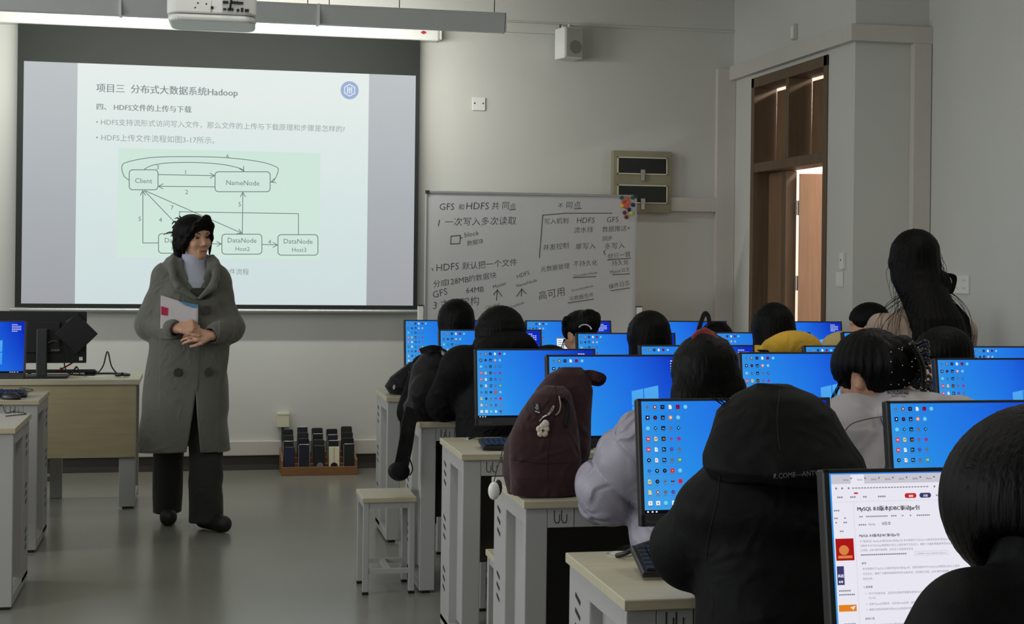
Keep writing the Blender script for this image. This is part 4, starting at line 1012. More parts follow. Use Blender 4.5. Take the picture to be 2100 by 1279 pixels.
_EDGE = [(0, 1), (2, 3), (4, 5), (6, 7), (0, 2), (1, 3), (4, 6), (5, 7), (0, 4), (1, 5), (2, 6), (3, 7)]
def surface(prims, h, disp=None):
    pos = [p for p in prims if not p[-1]]
    lo = np.min([prim_box(p)[0] for p in pos], 0) - .03; hi = np.max([prim_box(p)[1] for p in pos], 0) + .03
    n = np.ceil((hi - lo) / h).astype(int) + 1
    ax = [lo[i] + h * np.arange(n[i]) for i in range(3)]
    Fd = np.full(n, .25, np.float32)
    for p in prims:
        a, b = prim_box(p); m = p[-2] + 4 * h + .012
        i0 = np.clip(np.floor((a - m - lo) / h).astype(int), 0, n - 1); i1 = np.clip(np.ceil((b + m - lo) / h).astype(int) + 1, 1, n)
        if np.any(i1 <= i0): continue
        sl = tuple(slice(i0[i], i1[i]) for i in range(3))
        X, Y, Z = ax[0][sl[0]][:, None, None], ax[1][sl[1]][None, :, None], ax[2][sl[2]][None, None, :]
        d = prim_val(p, X, Y, Z); k = max(p[-2], 1e-4); f = Fd[sl]
        if p[-1]:                                                   # carve away
            d = -d; q = np.clip(.5 - .5 * (f - d) / k, 0, 1); Fd[sl] = f + (d - f) * q + k * q * (1 - q)
        else:
            q = np.clip(.5 + .5 * (f - d) / k, 0, 1); Fd[sl] = f + (d - f) * q - k * q * (1 - q)
    if disp is not None:
        I = np.nonzero(np.abs(Fd) < .03)
        Fd[I] += disp(ax[0][I[0]], ax[1][I[1]], ax[2][I[2]])
    S = Fd < 0
    c = sum(S[i:n[0] - 1 + i, j:n[1] - 1 + j, k:n[2] - 1 + k].astype(np.int8) for i, j, k in _CORN)
    act = (c > 0) & (c < 8)
    idx = np.full(act.shape, -1, np.int64); cells = np.argwhere(act); idx[act] = np.arange(len(cells))
    val = np.stack([Fd[cells[:, 0] + i, cells[:, 1] + j, cells[:, 2] + k] for i, j, k in _CORN], 1)
    acc = np.zeros((len(cells), 3)); cnt_ = np.zeros(len(cells))
    for a, b in _EDGE:
        va, vb = val[:, a], val[:, b]; m = (va < 0) != (vb < 0)
        t = np.where(m, va / np.where(m, va - vb, 1), 0)
        pa, pb = A(_CORN[a]), A(_CORN[b])
        acc += np.where(m[:, None], pa + t[:, None] * (pb - pa), 0); cnt_ += m
    vert = lo + h * (cells + acc / cnt_[:, None])
    quads = []
    for d in range(3):
        e1, e2 = (d + 1) % 3, (d + 2) % 3
        s0 = [slice(None)] * 3; s1 = [slice(None)] * 3; s0[d] = slice(0, -1); s1[d] = slice(1, None)
        a_, b_ = S[tuple(s0)], S[tuple(s1)]
        for flip in (False, True):
            g = np.argwhere((b_ & ~a_) if flip else (a_ & ~b_))
            g = g[(g[:, e1] > 0) & (g[:, e2] > 0) & (g[:, e1] < n[e1] - 1) & (g[:, e2] < n[e2] - 1)]
            o1 = np.zeros(3, int); o1[e1] = 1; o2 = np.zeros(3, int); o2[e2] = 1
            ix = lambda q: idx[q[:, 0], q[:, 1], q[:, 2]]
            q = np.stack([ix(g - o1 - o2), ix(g - o2), ix(g), ix(g - o1)], 1)
            if flip: q = q[:, ::-1]
            quads.append(q)
    quads = np.concatenate(quads)
    return vert, quads[(quads >= 0).all(1)]
def soft(name, prims, h, m, parent, disp=None, smooth_it=0, label=None):
    v, q = surface(prims, h, disp)
    me = bpy.data.meshes.new(name)
    me.vertices.add(len(v)); me.vertices.foreach_set('co', v.astype(np.float32).ravel())
    me.loops.add(len(q) * 4); me.loops.foreach_set('vertex_index', q.astype(np.int32).ravel())
    me.polygons.add(len(q)); me.polygons.foreach_set('loop_start', np.arange(0, len(q) * 4, 4, dtype=np.int32))
    me.polygons.foreach_set('use_smooth', np.ones(len(q), bool))
    me.update(calc_edges=True); me.validate()
    me.materials.append(m)
    o = bpy.data.objects.new(name, me); COL.objects.link(o)
    if parent is not None: o.parent = parent
    if label: o['label'] = label
    return o
def folds(amp, s, seed):
    r = np.random.RandomState(seed); D = r.normal(size=(4, 3)); D /= np.linalg.norm(D, axis=1)[:, None]; ph = r.uniform(0, 6, 8)
    def fn(x, y, z):
        q = [D[i, 0] * x + D[i, 1] * y + D[i, 2] * z for i in range(4)]
        w = np.sin(q[0] * s * .6 + ph[0]) + np.sin(q[1] * s * .5 + ph[1])
        a = np.sin(q[2] * s + 1.8 * w + ph[2]); b = np.sin(q[3] * s * 1.9 + 1.5 * w + ph[3])
        return (amp * (a + .5 * b * a)).astype(np.float32)
    return fn
def strands(amp, n, seed, cx=0, cy=0):
    """fine locks running down the hair"""
    r = np.random.RandomState(seed); ph = r.uniform(0, 6, 6)
    def fn(x, y, z):
        t = np.arctan2(y - cy, x - cx)
        w = .35 * np.sin(z * 9 + ph[0] + 2 * t) + .2 * np.sin(z * 23 + ph[1])
        return (amp * .55 * (np.sin(t * n + 3 * w + ph[2]) + .6 * np.sin(t * n * 2.3 + 5 * w + ph[3]))).astype(np.float32)
    return fn
def puffs(amp, pitch, z0=0.0, seed=1, d=(0, 0, 1)):
    """quilted rolls of a padded jacket, stacked along d"""
    g = folds(.004, 30, seed)
    def fn(x, y, z):
        q = d[0] * np.abs(x) * -1 + d[1] * y + d[2] * z if d[0] else z
        return (amp * (1 - 2 * np.sqrt(np.abs(np.sin((q - z0 + .012 * np.sin(17 * x + 9 * z)) * math.pi / pitch)))) + g(x, y, z)).astype(np.float32)
    return fn

m_skin = mat('skin', (196, 150, 124), 0.5, var=.04, scale=20)
m_hair = mat('black hair', (6, 5, 5), 0.5, var=.25, scale=3, stretch=(60, 60, 2), bump=.3, bscale=4, spec=.11)
m_lip = mat('lips', (160, 92, 84), 0.45)
m_eye = mat('dark eyes', (28, 22, 20), 0.3)
m_cloth = lambda n, rgb, **k: mat(n, rgb, wrinkle=k.pop('wrinkle', .30), rough=k.pop('rough', .85), var=k.pop('var', .06), scale=5, bump=k.pop('bump', .12), bscale=k.pop('bscale', 260), sheen=k.pop('sheen', .1), **k)

def head_shapes():
    """a head looking along -y, centred between the ears"""
    p = [E((0, .012, .030), (.073, .090, .083), k=.02), E((0, -.022, -.035), (.060, .066, .074), k=.03), E((0, -.058, -.088), (.024, .022, .018), k=.03),
         C((0, -.080, .020), (0, -.099, -.022), .006, .010, .014), E((-.011, -.090, -.027), .0075, k=.008), E((.011, -.090, -.027), .0075, k=.008),
         C((-.040, -.073, .034), (.040, -.073, .034), .008, k=.02), E((-.036, -.062, -.022), (.024, .022, .022), k=.02), E((.036, -.062, -.022), (.024, .022, .022), k=.02),
         E((-.031, -.092, .012), (.017, .014, .010), k=.012, neg=True), E((.031, -.092, .012), (.017, .014, .010), k=.012, neg=True),
         C((-.018, -.079, -.057), (.018, -.079, -.057), .007, k=.01), C((-.016, -.076, -.067), (.016, -.076, -.067), .007, k=.01),
         C((-.02, -.089, -.062), (.02, -.089, -.062), .003, k=.004, neg=True)]
    for s in (-1, 1):
        p += [E((s * .074, .008, -.008), (.010, .018, .030), R3(0, 0, s * 20), k=.006), E((s * .082, .004, -.008), (.006, .008, .016), k=.006, neg=True)]
    return p
def hand_shapes(w, d, n, side=1, curl=(20, 30, 20), spread=3, thumb=35, size=1.0):
    """wrist w, direction d of the palm, n = outward normal of the back of the hand"""
    w, d, n = A(w), A(d), A(n); d = d / np.linalg.norm(d); n = n - d * (n @ d); n = n / np.linalg.norm(n); l = np.cross(n, d) * side
    p = []; ln = ((.040, .024, .019), (.044, .027, .020), (.041, .025, .019), (.032, .020, .017))
    for i in range(4):
        o = (i - 1.5) * .0185 * size; kn = w + d * (.080 - .004 * abs(i - 1.2)) * size + l * o
        p.append(C(w + l * o * .55 + d * .012, kn, .0135 * size, .0105 * size, .012))
        ang = 0; q = kn; dd = d * math.cos(math.radians((i - 1.5) * spread)) + l * math.sin(math.radians((i - 1.5) * spread))
        for j in range(3):
            ang += math.radians(curl[j] + 3 * i); v = dd * math.cos(ang) - n * math.sin(ang)
            q2 = q + v * ln[i][j] * size; r = (.0088, .0080, .0072)[j] * size
            p.append(C(q, q2, r, r * .93, .004)); q = q2
    t0 = w + d * .022 * size - l * .022 * size; a = math.radians(thumb)
    t1 = t0 + (d * math.cos(a) - l * math.sin(a)) * .036 * size - n * .008; t2 = t1 + (d * math.cos(a * .5) - l * math.sin(a * .5)) * .030 * size - n * .010
    t3 = t2 + (d * math.cos(a * .2) - l * math.sin(a * .2)) * .024 * size - n * .008
    return p + [C(t0, t1, .014 * size, .011 * size, .012), C(t1, t2, .0105 * size, .0092 * size, .004), C(t2, t3, .009 * size, .0078 * size, .004)]

from mathutils.bvhtree import BVHTree
class Skin:
    """finds the point of an object's surface that a photo pixel falls on, so prints and seams lie on the cloth itself"""
    def __init__(s, *objs):
        s.t = []
        for o in objs:
            p = V(o.parent.location) if o.parent else V((0, 0, 0))
            s.t.append((BVHTree.FromPolygons([v.co + p for v in o.data.vertices], [tuple(f.vertices) for f in o.data.polygons]), p))
        s.org = s.t[0][1]
    def at(s, u, v, lift=.0015):
        d = V(_ray(u, v)).normalized(); best = None
        for tr, _ in s.t:
            h = tr.ray_cast(V((0, 0, CAM_H)), d)
            if h[0] is not None and (best is None or h[3] < best[3]): best = h
        if best is None: return None
        n = best[1] if best[1].dot(d) < 0 else -best[1]
        return best[0] + n * lift - s.org
    def text(s, name, t, u0, v0, u1, v1, hpx, m, parent, bold=0.0):
        v, f = text_geo(t, bold); x0 = min(p[0] for p in v); x1 = max(p[0] for p in v); y1 = max(p[1] for p in v)
        out = []
        for p in v:
            k = (p[0] - x0) / (x1 - x0); q = s.at(u0 + (u1 - u0) * k - (v1 - v0) / max(1, u1 - u0) * 0, v0 + (v1 - v0) * k - p[1] / y1 * hpx)
            out.append(q if q is not None else V((0, 0, 0)))
        return MB().add(out, f).build(name, m, parent)
    def seam(s, name, uv, r, m, parent):
        pts = catmull([V((u, v, 0)) for u, v in uv], 8) if len(uv) > 2 else [V((u, v, 0)) for u, v in uv]
        q = [s.at(p.x, p.y, .0003) for p in pts]
        return MB().tube([p for p in q if p is not None], r, 6, sub=1).build(name, m, parent, smooth=True)

# ------------------------------------------------------------------ the teacher
def teacher():
    t = thing('person', 'standing woman in a long grey-green coat and white turtleneck holding a folder', 'person', (-.05, 8.19, 0))
    HC = A((.020, -.015, 1.548)); HR = R3(0, 0, 33) @ R3(5, 0, 0) @ R3(0, -4, 0)
    # body: one continuous skin
    body = turn(head_shapes(), HR, HC)
    body += [C((.015, .005, 1.38), (.018, .0, 1.49), .052, .050, .03)]
    body += [T([(.86, 0, 0, .14, .10), (1.0, 0, 0, .12, .09), (1.2, 0, -.01, .14, .10), (1.36, .01, 0, .12, .08), (1.41, .015, 0, .06, .055)], .03), C((-.11, 0, 1.35), (.11, 0, 1.35), .048, k=.04)]
    for s, el, wr in ((-1, (-.215, -.02, 1.085), (-.062, -.208, 1.072)), (1, (.215, -.02, 1.075), (.118, -.200, 1.035))):
        body += [C((s * .13, 0, 1.35), el, .046, .038, .03), C(el, wr, .038, .026, .02)]
    body += hand_shapes((-.058, -.212, 1.078), (.93, -.20, .14), (-.1, -.75, .5), 1, (48, 62, 40), 2, 30, 1.0)
    body += hand_shapes((.112, -.205, 1.038), (-.95, -.22, .02), (.1, -.85, .40), -1, (16, 26, 22), 2, 34, 1.0)
    for s, hp, kn, an in ((-1, (-.085, 0, .88), (-.100, .05, .48), (-.105, .155, .09)), (1, (.085, 0, .88), (.098, -.045, .48), (.100, -.115, .09))):
        body += [C(hp, kn, .075, .05, .03), C(kn, an, .048, .035, .02)]
    body += [C((-.105, .16, .05), (-.105, .06, .035), .032, .028, .02), C((.100, -.11, .05), (.16, -.19, .035), .032, .028, .02)]
    soft('body', body, .0040, m_skin, t)
    # face details
    f = MB()
    for s in (-1, 1):
        c = HR @ A((s * .031, -.078, .0115)) + HC; f.ball(c, (.0095, .0095, .0055), 12, M=Matrix(HR.tolist()))
    f.build('eyes', m_eye, t, smooth=True)
    f = MB()
    for s in (-1, 1): f.tube([HR @ A(q) + HC for q in ((s * .016, -.0825, .031), (s * .031, -.082, .0355), (s * .047, -.071, .031))], .0026, 6)
    f.build('eyebrows', m_hair, t, smooth=True)
    f = MB(); f.tube([HR @ A(q) + HC for q in ((-.022, -.0815, -.058), (-.008, -.0875, -.0605), (.008, -.0875, -.0605), (.022, -.0815, -.058))], .0042, 8)
    f.build('lips', m_lip, t, smooth=True)
    # hair: cap parted over the brow, gathered behind with a claw clip
    hair = [E((0, .020, .042), (.088, .106, .088), k=.02), E((0, .075, -.02), (.078, .055, .095), k=.03), E((0, .098, .03), (.060, .050, .07), k=.03),
            E((.010, -.115, -.030), (.070, .080, .088), k=.015, neg=True), E((.0, -.06, -.125), (.10, .09, .075), k=.03, neg=True)]
    hair += chain([A((.03, -.070, .108)), A((-.040, -.082, .076)), A((-.070, -.058, .025)), A((-.080, -.030, -.02)), A((-.078, -.020, -.075))], [.020, .018, .016, .018, .006], .02)
    hair += chain([A((.03, -.070, .108)), A((.062, -.062, .070)), A((.080, -.030, .0)), A((.078, -.025, -.09))], [.020, .016, .014, .005], .02) + [C((-.078, .0, -.0), (-.076, .01, -.05), .022, .018, .02), C((.078, .0, -.0), (.076, .01, -.05), .022, .018, .02)]
    hair += chain([A((-.066, .06, -.03)), A((-.064, .06, -.10)), A((-.05, .055, -.135))], [.03, .02, .006], .02) + chain([A((.06, .07, -.03)), A((.055, .07, -.11))], [.03, .006], .02)
    ho = soft('hair', turn(hair, HR, HC), .0042, m_hair, t, strands(.0020, 34, 3, HC[0], HC[1]))
    k = MB(); rng = random.Random(2)
    for i in range(16):
        a = rng.uniform(-1, 1); b0 = HR @ A((a * .05, .125, .05 + rng.uniform(-.03, .05))) + HC
        b1 = b0 + HR @ A((a * .05, rng.uniform(.02, .045), rng.uniform(-.03, .03))); k.tube([b0, (b0 + b1) / 2 + A((0, 0, .008)), b1], .0055, 6, taper=.0015)
    for i in range(14):
        a = rng.uniform(-1, 1); b0 = HR @ A((a * .07, .09, -.06)) + HC; b1 = b0 + HR @ A((a * .015, rng.uniform(-.01, .02), -.075)); k.tube([b0, (b0 + b1) / 2 + HR @ A((.006 * a, .006, 0)), b1], .0022, 5, taper=.0006)
    k.build('loose_strands', m_hair, ho, smooth=True)
    k = MB()
    for s in (-1, 1):
        for i in range(4): k.tube([HR @ A(q) + HC for q in ((s * .008, .135, .075 - .022 * i), (s * .030, .152, .080 - .022 * i), (s * .050, .140, .070 - .022 * i))], .0055, 8, taper=.003)
    k.tube([HR @ A((0, .140, .09)) + HC, HR @ A((0, .150, .04)) + HC, HR @ A((0, .138, -.015)) + HC], .008)
    k.build('claw_clip', mat('black hair claw', (18, 17, 17), .3), ho, smooth=True)
    # jumper and inner top
    m_neck = m_cloth('lilac grey knit', (166, 168, 184), bump=.12, bscale=160, wrinkle=.12)
    soft('turtleneck', [T([(1.20, .03, -.075, .085, .055), (1.32, .025, -.050, .095, .075), (1.39, .018, -.01, .080, .072), (1.42, .018, -.006, .067, .065), (1.462, .020, -.008, .064, .062), (1.470, .020, -.008, .058, .056)], .01)], .005, m_neck, t)
    m_in = m_cloth('dark green vest', (44, 48, 42))
    soft('inner_top', [T([(.95, .03, -.05, .10, .08), (1.25, .04, -.088, .09, .058), (1.285, .04, -.085, .06, .05)], .01)], .006, m_in, t)
    # trousers
    m_tr = m_cloth('black wide trousers', (33, 33, 29), var=.08)
    tr = [T([(.80, 0, 0, .16, .12), (.95, 0, 0, .155, .115)], .02)]
    tr += [T([(.055, -.105, .150, .078, .085), (.25, -.104, .12, .082, .088), (.48, -.098, .055, .085, .09), (.66, -.088, .02, .09, .1), (.88, -.075, 0, .09, .11)], .03)]
    tr += [T([(.045, .100, -.115, .088, .090), (.25, .096, -.085, .090, .090), (.48, .088, -.040, .088, .088), (.66, .08, -.015, .085, .09), (.88, .075, 0, .09, .11)], .03)]
    soft('trousers', tr, .0065, m_tr, t, folds(.004, 22, 5))
    m_shoe = mat('black shoe leather', (24, 23, 22), 0.55)
    for s, hl, to in ((-1, (-.105, .175, 0), (-.100, .035, 0)), (1, (.085, -.085, 0), (.185, -.215, 0))):
        hl, to = A(hl), A(to); z = lambda q, h: q + A((0, 0, h))
        soft('shoe', [C(z(hl, .048), z(to, .044), .044, .046, .02), C(z(hl, .09), z(hl * .8 + to * .2, .085), .046, .044, .02), F(lambda X, Y, Z: Z - .004 + 0 * X + 0 * Y, (-.4, -.4, -.1), (.4, .4, .004), .004, True)], .005, m_shoe, t)
    # the coat
    m_coat = m_cloth('grey green wool coat', (92, 93, 84), rough=.9, bump=.2, bscale=420, sheen=.25)
    coat = [T([(.415, -.022, -.01, .243, .170), (.55, -.022, -.01, .238, .165), (.86, -.012, -.01, .218, .150), (1.05, -.005, -.012, .205, .150), (1.22, .0, -.010, .185, .138), (1.32, .005, 0, .155, .118), (1.39, .012, .005, .115, .095), (1.41, .012, .005, .095, .085), (1.435, .015, .01, .08, .07)], .03, pw=2.4),
            C((-.125, .005, 1.345), (.135, .005, 1.345), .064, k=.05)]
    for s, el, wr in ((-1, (-.215, -.015, 1.075), (-.088, -.185, 1.068)), (1, (.220, -.015, 1.070), (.128, -.188, 1.045))):
        coat += [C((s * .135, .005, 1.335), el, .070, .066, .03), C(el, wr, .066, .052, .02), C(el, A(el) + A((0, .01, -.02)), .066, .056, .03)]
    coat += [E((.012, .10, 1.395), (.150, .070, .085), R3(-20, 0, 0), k=.03)]
    coat += [E((-.088, -.02, 1.408), (.045, .085, .030), R3(20, 20, 10), k=.025), E((.112, -.02, 1.408), (.045, .085, .030), R3(20, -20, -10), k=.025)]
    # neck opening and front slit
    vneck = lambda X, Y, Z: np.maximum(np.maximum(np.abs(X - .040 + (Z - 1.24) * .10) - np.clip((Z - 1.235) * .40, -.05, .062), Y - .055), 1.2 - Z)
    coat += [F(vneck, (-.12, -.3, 1.2), (.2, .06, 1.5), .006, True)]
    slit = lambda X, Y, Z: np.maximum(np.abs(X - .036 + (.74 - Z) * .02) - np.clip((.74 - Z) * .105, -.05, .05), Y + .0)
    coat += [F(slit, (-.12, -.3, .38), (.2, 0, .76), .004, True)]
    coat += [('t', np.array([(.36, -.022, -.01, .212, .140), (.8, -.02, 0, .17, .11), (.9, -.02, 0, .02, .02)], float), 2.4, .006, True)]
    hem = lambda X, Y, Z: Z - (.428 - .12 * np.clip(-X - .16, 0, .2))
    for s, wr, d in ((-1, (-.075, -.200, 1.070), (.80, -.59, .0)), (1, (.118, -.198, 1.040), (-.5, -.85, -.1))):
        wr, d = A(wr), A(d) / np.linalg.norm(d); coat += [C(wr - d * .005, wr + d * .05, .040, k=.004, neg=True)]
    # collar edges standing proud of the coat
    for pts in ([(-.085, .02, 1.445), (-.098, -.075, 1.405), (-.088, -.138, 1.335), (-.062, -.158, 1.292), (.030, -.163, 1.232)], [(.115, .02, 1.445), (.138, -.070, 1.40), (.132, -.130, 1.335), (.118, -.150, 1.292), (.050, -.163, 1.232)]):
        coat += chain([A(q) for q in pts], [.020, .020, .018, .020, .010], .010)
    g = folds(.0035, 17, 8)
    soft('coat', coat, .0046, m_coat, t, lambda x, y, z: g(x, y, z) * np.where(np.abs(x) > .15, 1.6, .6).astype(np.float32))
    m_btn = mat('dark button', (40, 39, 36), 0.5)
    for u, v, r in ((420, 633, .023), (365, 758, .023), (424, 757, .021), (369, 583, .008)):
        x = (u - 390 + .012 * (v - 440)) * .00266; z = 1.676 - (v - 440) * .00263
        yb = -.168 if z < 1.2 else -.150
        b = MB(); b.cyl((x, yb + .02, z), (x, yb, z), r, 22); b.build('button', m_btn, t, bevel=.002)
    b = MB(); b.poly([(.060, -.1635, 1.10), (.058, -.166, .95), (.045, -.166, .74)], .003, (0, -1, 0), 0); b.build('front_seam', mat('coat seam', (52, 53, 48), 0.9), t)
    # folder held against the chest
    fo = thing('document_folder', 'white plastic folder with a pink mark and blue clip held by the standing woman', 'folder', (-.05, 8.19 - .190, 1.10))
    M = Matrix.Rotation(math.radians(-9), 4, 'X') @ Matrix.Rotation(math.radians(6), 4, 'Z')
    pts = [(-.148, 0, .145), (-.148, 0, -.03), (.044, 0, -.03), (.044, 0, .098), (.02, 0, .097)]
    b = MB(); b.prism([M @ V(p) for p in pts], M.to_3x3() @ V((0, .012, 0))); b.build('cover', mat('white folder plastic', (206, 200, 204), 0.35, var=.04, scale=14), fo, bevel=.002)
    b = MB(); b.prism([M @ V(p) for p in ((-.147, -.001, .088), (-.147, -.001, .042), (-.112, -.001, .038), (-.110, -.001, .078))], M.to_3x3() @ V((0, -.0008, 0))); b.build('pink_mark', mat('crimson print', (186, 22, 74), 0.5), fo)
    b = MB(); b.prism([M @ V(p) for p in ((-.06, -.001, .118), (-.02, -.001, .094), (.02, -.001, .082), (.043, -.001, .084), (.043, -.001, .100), (.02, -.001, .102))], M.to_3x3() @ V((0, -.004, 0))); b.build('blue_clip', mat('blue plastic', (74, 132, 176), 0.4), fo, bevel=.001)
    b = MB(); b.box(.034, .044, -.002, .013, -.03, .095, M=M); b.build('spine_strip', mat('grey folder spine', (170, 170, 174), 0.4), fo)
    return t
teacher()
# ------------------------------------------------------------------ seated students, seen from behind
HB = lambda yaw=0, pitch=0, roll=0: R3(0, 0, 180 + yaw) @ R3(pitch, 0, 0) @ R3(0, roll, 0)     # a head looking along +y, pitch > 0 looks down
def student(label, x, y, top, coat, seed=1, yaw=0, pitch=18, hx=0.0, hy=.05, sw=.165, ct=.060, sleeve=.066, sdrop=.30, arms=None, quilt=None, h=.007, collar=None, trousers='black', tall=0, hx_sh=0.0, extra=None, hands=True):
    """person on a stool: origin on the floor below the hips, facing +y"""
    t = thing('person', label, 'person', (x, y, 0))
    HC = A((hx, hy, top - .125)); HR = HB(yaw, pitch)
    sz = top - sdrop; cx = hx_sh
    body = turn(head_shapes(), HR, HC)
    nb = A((cx, hy - .045, sz + .02))
    body += [C(nb, HC + A((0, -.015, -.03)), .052, .050, .03), T([(.44, 0, 0, .13, .10), (.56, 0, 0, .12, .09), (.75, cx * .5, hy * .2, .11, .08), (sz - .06, cx, hy - .06, .12, .075), (sz + .03, cx, hy - .05, .05, .05)], .03), C((cx - sw + .03, hy - .06, sz - .03), (cx + sw - .03, hy - .06, sz - .03), .045, k=.03)]
    arms = arms or [((-.225, .06, sz - .27), (-.13, .30, .80)), ((.225, .06, sz - .27), (.13, .30, .80))]
    for s, (el, wr) in zip((-1, 1), arms):
        sh = A((cx + s * sw, hy - .06, sz - .035))
        body += [C(sh, el, .044, .036, .02), C(el, wr, .036, .026, .02)]
        d = A(wr) - A(el)
        if hands: body += hand_shapes(wr, (d[0] * .6, abs(d[1]) + .1, -.05), (0, 0, 1), -s if s else 1, (18, 26, 20), 4, 34, .95)
        body += [C((s * .085, 0, .50), (s * .10, .36, .50), .070, .052, .03), C((s * .10, .36, .50), (s * .10, .33, .08), .046, .034, .02), C((s * .10, .31, .045), (s * .11, .43, .030), .032, .028, .02)]
    soft('body', body, h * .8, m_skin, t)
    tr = [C((-.08, 0, .505), (-.10, .37, .515), .083, .070, .03), C((.08, 0, .505), (.10, .37, .515), .083, .070, .03), E((0, -.01, .50), (.165, .12, .075), k=.03)]
    for s in (-1, 1): tr += [C((s * .10, .37, .51), (s * .10, .335, .09), .066, .060, .02)]
    soft('trousers', tr, .009, m_cloth('black trousers', (24, 24, 27)), t)
    for s in (-1, 1): soft('shoe', [C((s * .10, .30, .046), (s * .11, .43, .040), .043, .040), F(lambda X, Y, Z: Z - .003 + 0 * X + 0 * Y, (-.4, -.4, -.1), (.6, .6, .003), .004, True)], .008, mat('white canvas shoe', (190, 190, 186), 0.6), t)
    cs = [T([(.44, 0, 0, .125 + ct, .10 + ct * .6), (.60, 0, 0, .120 + ct, .09 + ct), (.80, cx * .6, hy * .3 - .01, .118 + ct, .08 + ct), (sz - .05, cx, hy - .06, .115 + ct, .07 + ct * .8), (sz + .02, cx, hy - .055, .085, .07), (sz + .05, cx, hy - .05, .066, .062)], .03, pw=2.3),
          C((cx - sw, hy - .06, sz - .04), (cx + sw, hy - .06, sz - .04), .040 + ct * .45, k=.05)]
    for s, (el, wr) in zip((-1, 1), arms):
        sh = A((cx + s * sw, hy - .06, sz - .045)); el = A(el); wr = A(wr); d = (wr - el) / np.linalg.norm(wr - el)
        cs += [C(sh, el, sleeve + .008, sleeve, .03), C(el, wr - d * .01, sleeve, sleeve * .62, .02)]
    if collar == 'hood': cs += [E((cx, hy - .115, sz + .035), (.135, .060, .075), R3(15, 0, 0), k=.02), E((cx - .085, hy - .03, sz + .05), (.045, .075, .04), k=.02), E((cx + .085, hy - .03, sz + .05), (.045, .075, .04), k=.02)]
    if collar == 'stand': cs += [T([(sz - .02, cx, hy - .05, .095, .085), (sz + .075, cx, hy - .03, .078, .074)], .012)]
    if extra: cs += extra
    disp = quilt or folds(.0045, 19, seed)
    soft('coat', cs, h, coat, t, disp)
    t['_h'] = 0
    del t['_h']
    return t, HC, HR
def hair_long(t, HC, HR, zend, w, seed=1, back=.085, spread=0.0, n=42, h=.006, side=0.0, more=()):
    """smooth hair falling straight down over neck and shoulders"""
    p = turn([E((0, .012, .040), (.090, .108, .092), k=.02), E((0, -.11, -.05), (.060, .075, .085), k=.02, neg=True)], HR, HC)
    p = [p[0]] + [T([(zend, HC[0] + side * .6, HC[1] - back, w + spread, .045), (zend + .10, HC[0] + side, HC[1] - back + .005, w + spread * .8, .060), (HC[2] - .10, HC[0], HC[1] - .045, w * .97, .080), (HC[2] + .02, HC[0], HC[1] - .012, .089, .095), (HC[2] + .06, HC[0], HC[1], .07, .08)], .03, pw=2.2)] + list(more) + [p[1]]
    return soft('hair', p, h, m_hair, t, strands(.0026, n, seed, HC[0], HC[1] - .03))
def wisps(ho, HC, pts_fn, count, seed, r=.0012):
    k = MB(); rng = random.Random(seed)
    for i in range(count): k.tube(pts_fn(rng, i), r, 5, taper=r * .35, sub=5)
    return k.build('loose_strands', m_hair, ho, smooth=True)
m_blackcoat = m_cloth('black padded coat', (6, 6, 7), rough=.7, bump=.10, sheen=.0, spec=.14)
m_blackjk = m_cloth('black jacket', (7, 7, 8), sheen=0, spec=.15)
m_palecoat = m_cloth('pale lilac grey jacket', (178, 173, 176), rough=.6, bump=.08)
m_lav = m_cloth('lavender puffer fabric', (148, 144, 157), rough=.5, bump=.06, sheen=0, wrinkle=.75, wscale=9)
m_must = m_cloth('mustard corduroy', (206, 164, 52), rough=.9)
m_butter = m_cloth('pale yellow fleece', (210, 188, 128), rough=.95, bump=.3, bscale=90)
m_beige = m_cloth('beige pink padded coat', (160, 140, 126), rough=.75)
m_knit = m_cloth('cream knit', (196, 184, 176))
m_sil = mat('silver thread', (200, 200, 205), .3, metal=.6)

# far row
X = lambda u, v, y: at_y(u, v, y).x
t, HC, HR = student('student with long straight black hair to the waist, nearest the left side of the whiteboard', X(939, 640, 7.36), 7.36, 1.245, m_blackcoat, 1, pitch=12)
hair_long(t, HC, HR, .80, .098, 2)
t, HC, HR = student('student with a braided black bun, ear and cream collar showing', X(1196, 665, 7.36), 7.36, 1.195, m_knit, 2, yaw=24, pitch=22, collar='stand')
hp = turn([E((0, .010, .040), (.088, .106, .088), k=.02), E((0, .10, .045), (.06, .045, .06), k=.02), E((.0, -.10, -.05), (.064, .085, .085), k=.02, neg=True), E((0, .03, -.125), (.1, .13, .06), k=.02, neg=True), E((.082, -.0, -.018), (.022, .034, .036), k=.01, neg=True), E((-.082, -.0, -.018), (.022, .034, .036), k=.01, neg=True)], HR, HC)
hp += chain([HC + A((math.cos(a) * .078, math.sin(a) * .03 - .02, .078 + .020 * math.sin(a * 2))) for a in np.linspace(0, math.pi, 9)], [.022, .030, .022, .031, .022, .030, .022, .029, .022], .006)
ho = soft('hair', hp, .005, m_hair, t, strands(.0022, 30, 4, HC[0], HC[1]))
k = MB(); k.tube([HC + A((-.01 + .035 * math.cos(a), -.128 + .012 * math.sin(a), .03 + .030 * math.sin(a))) for a in np.linspace(.2, 2.6, 8)], .004); k.build('hair_clip', m_sil, ho, smooth=True)
wisps(ho, HC, lambda r, i: [HC + A((-.075 - r.uniform(0, .01), .02, -.02)), HC + A((-.085 - r.uniform(0, .015), .01, -.07)), HC + A((-.08 - r.uniform(0, .02), .0, -.13))], 8, 5)
t, HC, HR = student('student in black with a tall black ribbon loop on the head, mostly hidden', X(1476, 690, 7.36), 7.36, 1.135, m_blackjk, 3, pitch=25)
ho = hair_long(t, HC, HR, .86, .098, 5)
